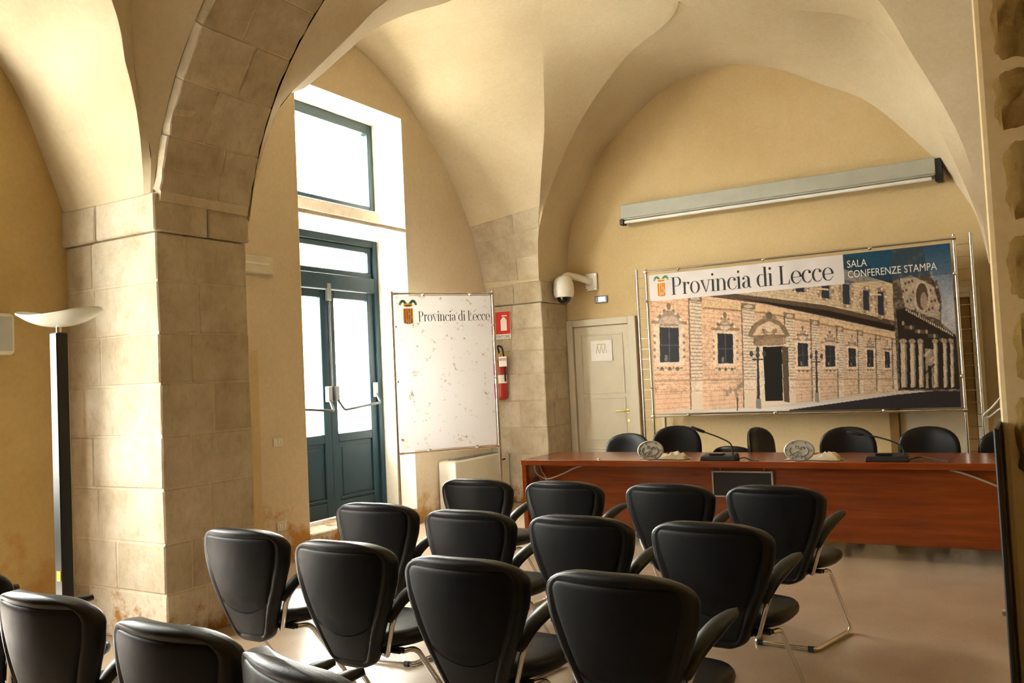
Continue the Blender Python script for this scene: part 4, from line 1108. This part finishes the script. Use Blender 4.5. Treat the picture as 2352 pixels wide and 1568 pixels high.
        for q in range(7):
            xx = cx + wd*(-.60+.2*q); ell(C, X, Y, xx, y1+hh*(.20 + .05*((q+1) % 2)), wd*.11, hh*.055, mid if q % 2 else (.62, .47, .35)); ell(C, X, Y, xx, y1+hh*.17, wd*.07, hh*.025, dark, .6)
        for q in range(4):
            for sg_ in (-1, 1): ell(C, X, Y, cx + sg_*wd*.76, y0 + hh*(.25+.2*q), wd*.07, hh*.05, mid, .8)
        F((.03, .03, .033))((x0, y0), (x1, y0+2), (x1, y1), (x0, y1+1))
        F((.13, .13, .14), .5)((cx-wd*.03, y0), (cx+wd*.03, y0), (cx+wd*.03, y1), (cx-wd*.03, y1)); F((.13, .13, .14), .4)((x0, y0+hh*.5), (x1, y0+hh*.5), (x1, y0+hh*.54), (x0, y0+hh*.54))
        F((.30, .30, .31), .5)((cx-wd*.25, y1-hh*.2), (cx-wd*.1, y1-hh*.2), (cx-wd*.1, y1-2), (cx-wd*.25, y1-2))
    # main portal
    F((.68, .55, .42), .9)((1737, 795), (1812, 790), (1815, 930), (1737, 936))
    F((.22, .15, .09))((1718, 772), (1728, 748), (1748, 733), (1770, 727), (1792, 736), (1808, 752), (1818, 772), (1800, 776), (1800, 790), (1732, 792), (1732, 776))
    F((.60, .42, .29))((1730, 770), (1742, 750), (1768, 737), (1792, 748), (1804, 768)); F((.30, .2, .13))((1748, 766), (1768, 745), (1790, 764)); ell(C, X, Y, 1769, 753, 9, 9, (.62, .5, .38))
    for q in range(9): ell(C, X, Y, 1769 + 15*math.cos(PI*q/8), 757 + 13*math.sin(PI*q/8), 2.5, 2.5, mid)
    ell(C, X, Y, 1769, 724, 8, 9, (.16, .11, .07)); ell(C, X, Y, 1758, 729, 5, 5, (.3, .22, .15)); ell(C, X, Y, 1781, 729, 5, 5, (.3, .22, .15))
    F((.30, .20, .13))((1737, 780), (1802, 777), (1802, 793), (1737, 795))
    F((.014, .012, .011))((1753, 797), (1797, 795), (1798, 922), (1757, 923)); F((.10, .07, .045))((1797, 795), (1812, 797), (1813, 926), (1800, 924))
    # base moulding, pavement and the shaded street
    F((.36, .23, .15), .8)((1490, 874), (1735, 870), (1735, 874), (1490, 879)); F((.36, .23, .15), .8)((1815, 871), (2066, 869), (2066, 873), (1815, 875))
    F((.38, .24, .16), .5)((1490, 900), (1735, 894), (1735, 897), (1490, 904)); F((.38, .26, .18), .5)((1815, 890), (2066, 884), (2066, 887), (1815, 893))
    for x in (1525, 1560, 1630, 1660, 1700, 1840, 1862, 1900, 1955, 2000, 2040): F((.36, .22, .15), .45)((x, 898), (x+2, 898), (x+2, 925), (x, 926))
    F((.55, .48, .42))((1490, 952), (1560, 944), (1735, 938), (1882, 922), (2066, 900), (2215, 885), (2215, 960), (1490, 960))
    F((.62, .56, .52))((1560, 956), (1640, 943), (1820, 934), (2000, 916), (2000, 940), (1800, 958))
    F((.030, .027, .030))((1812, 943), (1960, 922), (2060, 908), (2215, 892), (2215, 950), (1812, 955))
    for x, y in ((1668, 905), (1676, 898), (1688, 900), (1695, 890), (1701, 886), (1691, 910)): ell(C, X, Y, x, y, 4, 7, (.25, .19, .14), .8)
    F((.10, .08, .06))((1690, 915), (1694, 915), (1693, 945), (1690, 945))
    # sky
    sky_t = np.clip((Y-560)/180, 0, 1)[:, None]
    skc = np.array((.030, .10, .20))*(1-sky_t) + np.array((.42, .43, .47))*sky_t
    ks = (X > 2020) & (Y < 622 - (X-2066)*.0) | (X > 2150) & (Y < 770 + (X-2195)*.5)
    ks &= (X > 2040)
    C[ks] = (skc*(.85+.35*vnoise(X, Y, 40, 5)[:, None]))[ks]
    F((.022, .075, .13))((1940, 540), (2062, 540), (2062, 640), (2010, 622), (1940, 598)); F((.03, .035, .04))((1940, 584), (1985, 592), (2010, 612), (2062, 634), (2062, 652), (1940, 615))
    # church front on the right
    br, sh, st = (.085, .062, .042), (.028, .021, .017), (.50, .40, .30)
    F(br)((2056, 640), (2056, 568), (2075, 560), (2130, 560), (2135, 600), (2150, 640), (2162, 650), (2170, 690), (2168, 740), (2195, 765), (2205, 775), (2212, 900), (2066, 898))
    m = (X > 2050) & (Y > 620) & (C.sum(1) < .25) & (C.sum(1) > .12); C[m] += (.34*np.maximum(0, n2[m]-.45))[:, None]*np.array((1, .82, .62))
    F((.42, .34, .26), .9)((2074, 640), (2100, 630), (2150, 655), (2165, 700), (2166, 735), (2085, 705))
    for q in range(60):
        rx_, ry_ = 2078 + (q*37 % 88), 640 + (q*53 % 85); ell(C, X, Y, rx_, ry_, 2.5, 3.5, sh if q % 2 else st, .8)
    ell(C, X, Y, 2125, 680, 19, 37, st); ell(C, X, Y, 2125, 680, 14, 31, (.10, .065, .045)); ell(C, X, Y, 2129, 690, 8, 20, (.33, .25, .19))
    for q in range(30): ell(C, X, Y, 2058 + (q*29 % 74), 568 + (q*17 % 60), 5, 6, (.05, .055, .055) if q % 3 else (.10, .13, .14), .8)
    F(sh)((2064, 712), (2085, 706), (2200, 768), (2208, 800), (2085, 775), (2068, 770))
    for q in range(24): ell(C, X, Y, 2088 + q*4.6, 711 + q*2.5, 1.6, 3.4, st)
    for q in range(20): ell(C, X, Y, 2080 + q*6, 742 + q*2.2 + (q*7 % 9), 3, 5, st if q % 3 == 0 else (.12, .09, .06), .7)
    F(sh)((2068, 770), (2206, 795), (2210, 895), (2070, 895))
    for x, wd in ((2080, 7), (2101, 6), (2120, 5.5), (2154, 5), (2176, 4.5), (2192, 4)):
        F((.52, .43, .33))((x-wd, 788), (x+wd*.4, 790), (x+wd*.4, 890), (x-wd, 892)); F((.25, .19, .14))((x+wd*.4, 790), (x+wd, 791), (x+wd, 890), (x+wd*.4, 890)); ell(C, X, Y, x-1, 784, wd*1.3, 6, (.33, .26, .19))
    F((.30, .23, .17))((2130, 800), (2148, 803), (2148, 892), (2130, 893)); F(sh)((2136, 840), (2144, 842), (2144, 892), (2136, 892))
    for q in range(26): ell(C, X, Y, 2128 + (q*13 % 24), 800 + (q*29 % 60), 2.2, 3.2, st if q % 2 else sh, .7)
    # lamp posts
    for x, yt, yb, s_ in ((1741, 800, 940, 1.0), (1877, 806, 925, .8)):
        F((.05, .045, .04))((x-2*s_, yt), (x+2*s_, yt), (x+3.5*s_, yb-22), (x-3.5*s_, yb-22)); F((.24, .21, .18))((x-6*s_, yb-22), (x+6*s_, yb-22), (x+6.5*s_, yb), (x-6.5*s_, yb))
        for dx in (-15, 0, 15): ell(C, X, Y, x+dx*s_, yt+16-abs(dx)*.2, 4.5*s_, 7*s_, (.06, .055, .05)); ell(C, X, Y, x+dx*s_*.55, yt+26, 6*s_, 2*s_, (.05, .045, .04))
        ell(C, X, Y, x, yt+4, 4*s_, 8*s_, (.06, .055, .05))
    n3, n4 = vnoise(X, Y, 2.6, 11), vnoise(X, Y, 8, 12)
    kk = (Y < 905) & (C.sum(1) > .2); C[kk] *= (np.clip(.62 + .55*n3 + .25*n4, .55, 1.15))[kk][:, None]
    for x, yt in ((1536, 735), (1666, 735), (1846, 758), (1910, 772), (1961, 778), (2003, 786), (2042, 792)):     # shade under the pediments
        wd = 30 - (x-1536)*.038; F((.05, .035, .025), .55)((x-wd*.8, yt+8), (x+wd*.8, yt+9), (x+wd*.7, yt+14), (x-wd*.7, yt+13))
    for q in range(150):                    # carved scrolls round the upper windows and capitals
        x = 1700 + (q*61 % 365); y = 640 + (x-1700)*.10 + (q*23 % 46) - 20
        if y < 668 + (x-1660)*.178 - 4: ell(C, X, Y, x, y, 2.2, 2.0, (.70, .56, .40) if q % 2 else (.17, .11, .07), .55)
    # pale title strip and dark blue strip
    k = (v < .19) & (u < .682); base = np.array((.70, .66, .66))*(.90+.14*vnoise(X, Y, 34, 8)[:, None])
    C[k] = base[k]
    k = (v < .19) & (u >= .682); C[k] = C[k]*.45 + np.array((.016, .07, .13))*.55
    cw = (X-1490)/700
    crest_paint(C, u*1.9375, v, .091, .1135, .096)
    return C

# big banner on its tubular stand
bw, bh = 3.13, 1.60
bn = thing('banner_stand', (-3.70, 9.43, 0), 0, 'wide photographic banner of a palace with title strip on a chrome tube stand', 'banner')
BZ = 1.02
print_grid('print', 600, 302, bw, bh, bn, Matrix.Translation((.035, -.006, BZ)), palace)
MB().box((.035, -.005, BZ), (.035+bw, .003, BZ+bh)).build('backing', 'silk_white', bn)
serif_text('Provincia di Lecce', 1.77, .20, bn, Matrix.Translation((.035+.264, -.0085, BZ+bh-.252)) @ UP)
text_mesh('SALA', .107, 'sign_white', 'letter', bn, Matrix.Translation((.035+2.17, -.0085, BZ+bh-.142)) @ UP, .19, 'LEFT', True)
text_mesh('CONFERENZE STAMPA', .107, 'sign_white', 'letter', bn, Matrix.Translation((.035+2.17, -.0085, BZ+bh-.248)) @ UP, .828, 'LEFT', True)
ZT, ZB = BZ+bh+.045, BZ-.03
R1 = .0155
posts = ((-.115, 0), (0, 0), (bw+.07, 0), (bw+.215, 0))
for xx, _ in posts: MB().tube([(xx, 0, 0), (xx, 0, ZT+.035)], R1, 12).build('post', 'steel', bn, smooth=50)
for zz in (ZT, ZB): MB().tube([(0, 0, zz), (bw+.07, 0, zz)], R1*.8, 12).build('rail', 'steel', bn, smooth=50)
for xa, xb in ((-.115, 0), (bw+.07, bw+.215)):
    for q in range(22):
        zz = .12 + q*.118
        MB().tube([(xa, 0, zz), (xb, 0, zz)], .004, 6).build('rung', 'steel', bn, smooth=50)
def knob(x, z, par, axis_y=-.02, r=.022):
    MB().lathe([(0, axis_y-.022), (r*.7, axis_y-.018), (r, axis_y-.004), (r*.8, axis_y+.01), (r*.5, axis_y+.02)], 16, 'Y', (x, 0, z)).build('clamp', 'chrome', par, smooth=60)
for xx in (.40, 1.36, 2.44): knob(xx, ZT-.012, bn); knob(xx+.03, ZB+.012, bn)
for zz in (BZ+bh-.30, BZ+.30): knob(.012, zz, bn); knob(bw+.058, zz, bn)
for xx in (0, bw+.07):
    for zz in (ZT, ZB): MB().lathe([(.022, -.02), (.026, 0), (.022, .02)], 14, 'X', (xx, 0, zz)).build('joint', 'chrome', bn, smooth=40)
for xx in (-.057, bw+.145): MB().box((xx-.14, -.20, 0), (xx+.14, .20, .012)).build('foot_plate', 'lamp_pole', bn, bev=.003)

# white display board
wbx = thing('display_board', (-5.20, 6.59, 0), math.radians(53.3), 'white display board with crest and title on a chrome stand by the glazed door', 'display board')
WW, WZ0, WZ1 = 1.05, .83, 2.385
MB().box((.03, -.004, WZ0+.02), (WW-.03, .004, WZ1-.035)).build('board', 'scuffed_board', wbx)
print_grid('crest_emblem', 60, 78, .20, .27, wbx, Matrix.Translation((.055, -.0055, WZ1-.325)), lambda u, v: (lambda C: (crest_paint(C, u*.74, v, .37, .66, .56), C)[1])(np.full((len(u), 3), -1.0)), cut=True, mat='printed_sheet')
serif_text('Provincia di Lecce', .75, .098, wbx, Matrix.Translation((.255, -.0055, WZ1-.285)) @ UP)
for xx in (0, WW): MB().tube([(xx, 0, 0), (xx, 0, WZ1+.01)], .0145, 12).build('post', 'steel', wbx, smooth=50)
for zz in (WZ1-.012, WZ0): MB().tube([(0, 0, zz), (WW, 0, zz)], .011, 12).build('rail', 'steel', wbx, smooth=50)
for zz in (WZ1-.012, WZ0):
    for xx, sgn in ((0, 1), (WW, -1)): MB().tube([(xx, 0, zz), (xx+sgn*.055, 0, zz)], .016, 12).build('joint', 'steel', wbx, smooth=40)
for xx in (.31, .80): knob(xx, WZ1-.03, wbx, r=.016); knob(xx, WZ0+.018, wbx, r=.016)
for zz in (2.05, 1.52): knob(.02, zz, wbx, r=.016); knob(WW-.02, zz, wbx, r=.016)
for xx in (0, WW): MB().box((xx-.025, -.22, 0), (xx+.025, .22, .014)).build('foot_plate', 'lamp_pole', wbx, bev=.003)

# black panel leaning edge-on at the right pier and the loop of wire above it
bp = thing('black_panel', (-.088, 3.62, 0), 0, 'tall thin black panel standing edge-on against the right pier', 'panel')
MB().box((-.004, -.52, .02), (.011, .50, 1.272)).build('board', 'black_panel', bp, bev=.004)
for yy in (-.40, .50): MB().box((-.004, yy-.05, 0), (.011, yy, .02)).build('foot', 'lamp_pole', bp)
MB().lathe([(.012, 0), (.012, .02)], 10, 'X', (-.024, -.20, .62)).build('knob', 'steel', bp)
tag(MB().tube([tuple(p) for p in smooth_path([(-.083, 4.14, 1.33), (-.12, 4.16, 1.285), (-.155, 4.18, 1.25), (-.135, 4.18, 1.243), (-.10, 4.15, 1.272), (-.08, 4.13, 1.285)], 30)], .0045, 8).build('wire_loop', 'cable_grey', smooth=60), 'pale loop of wire sticking out from the right pier', 'wire')
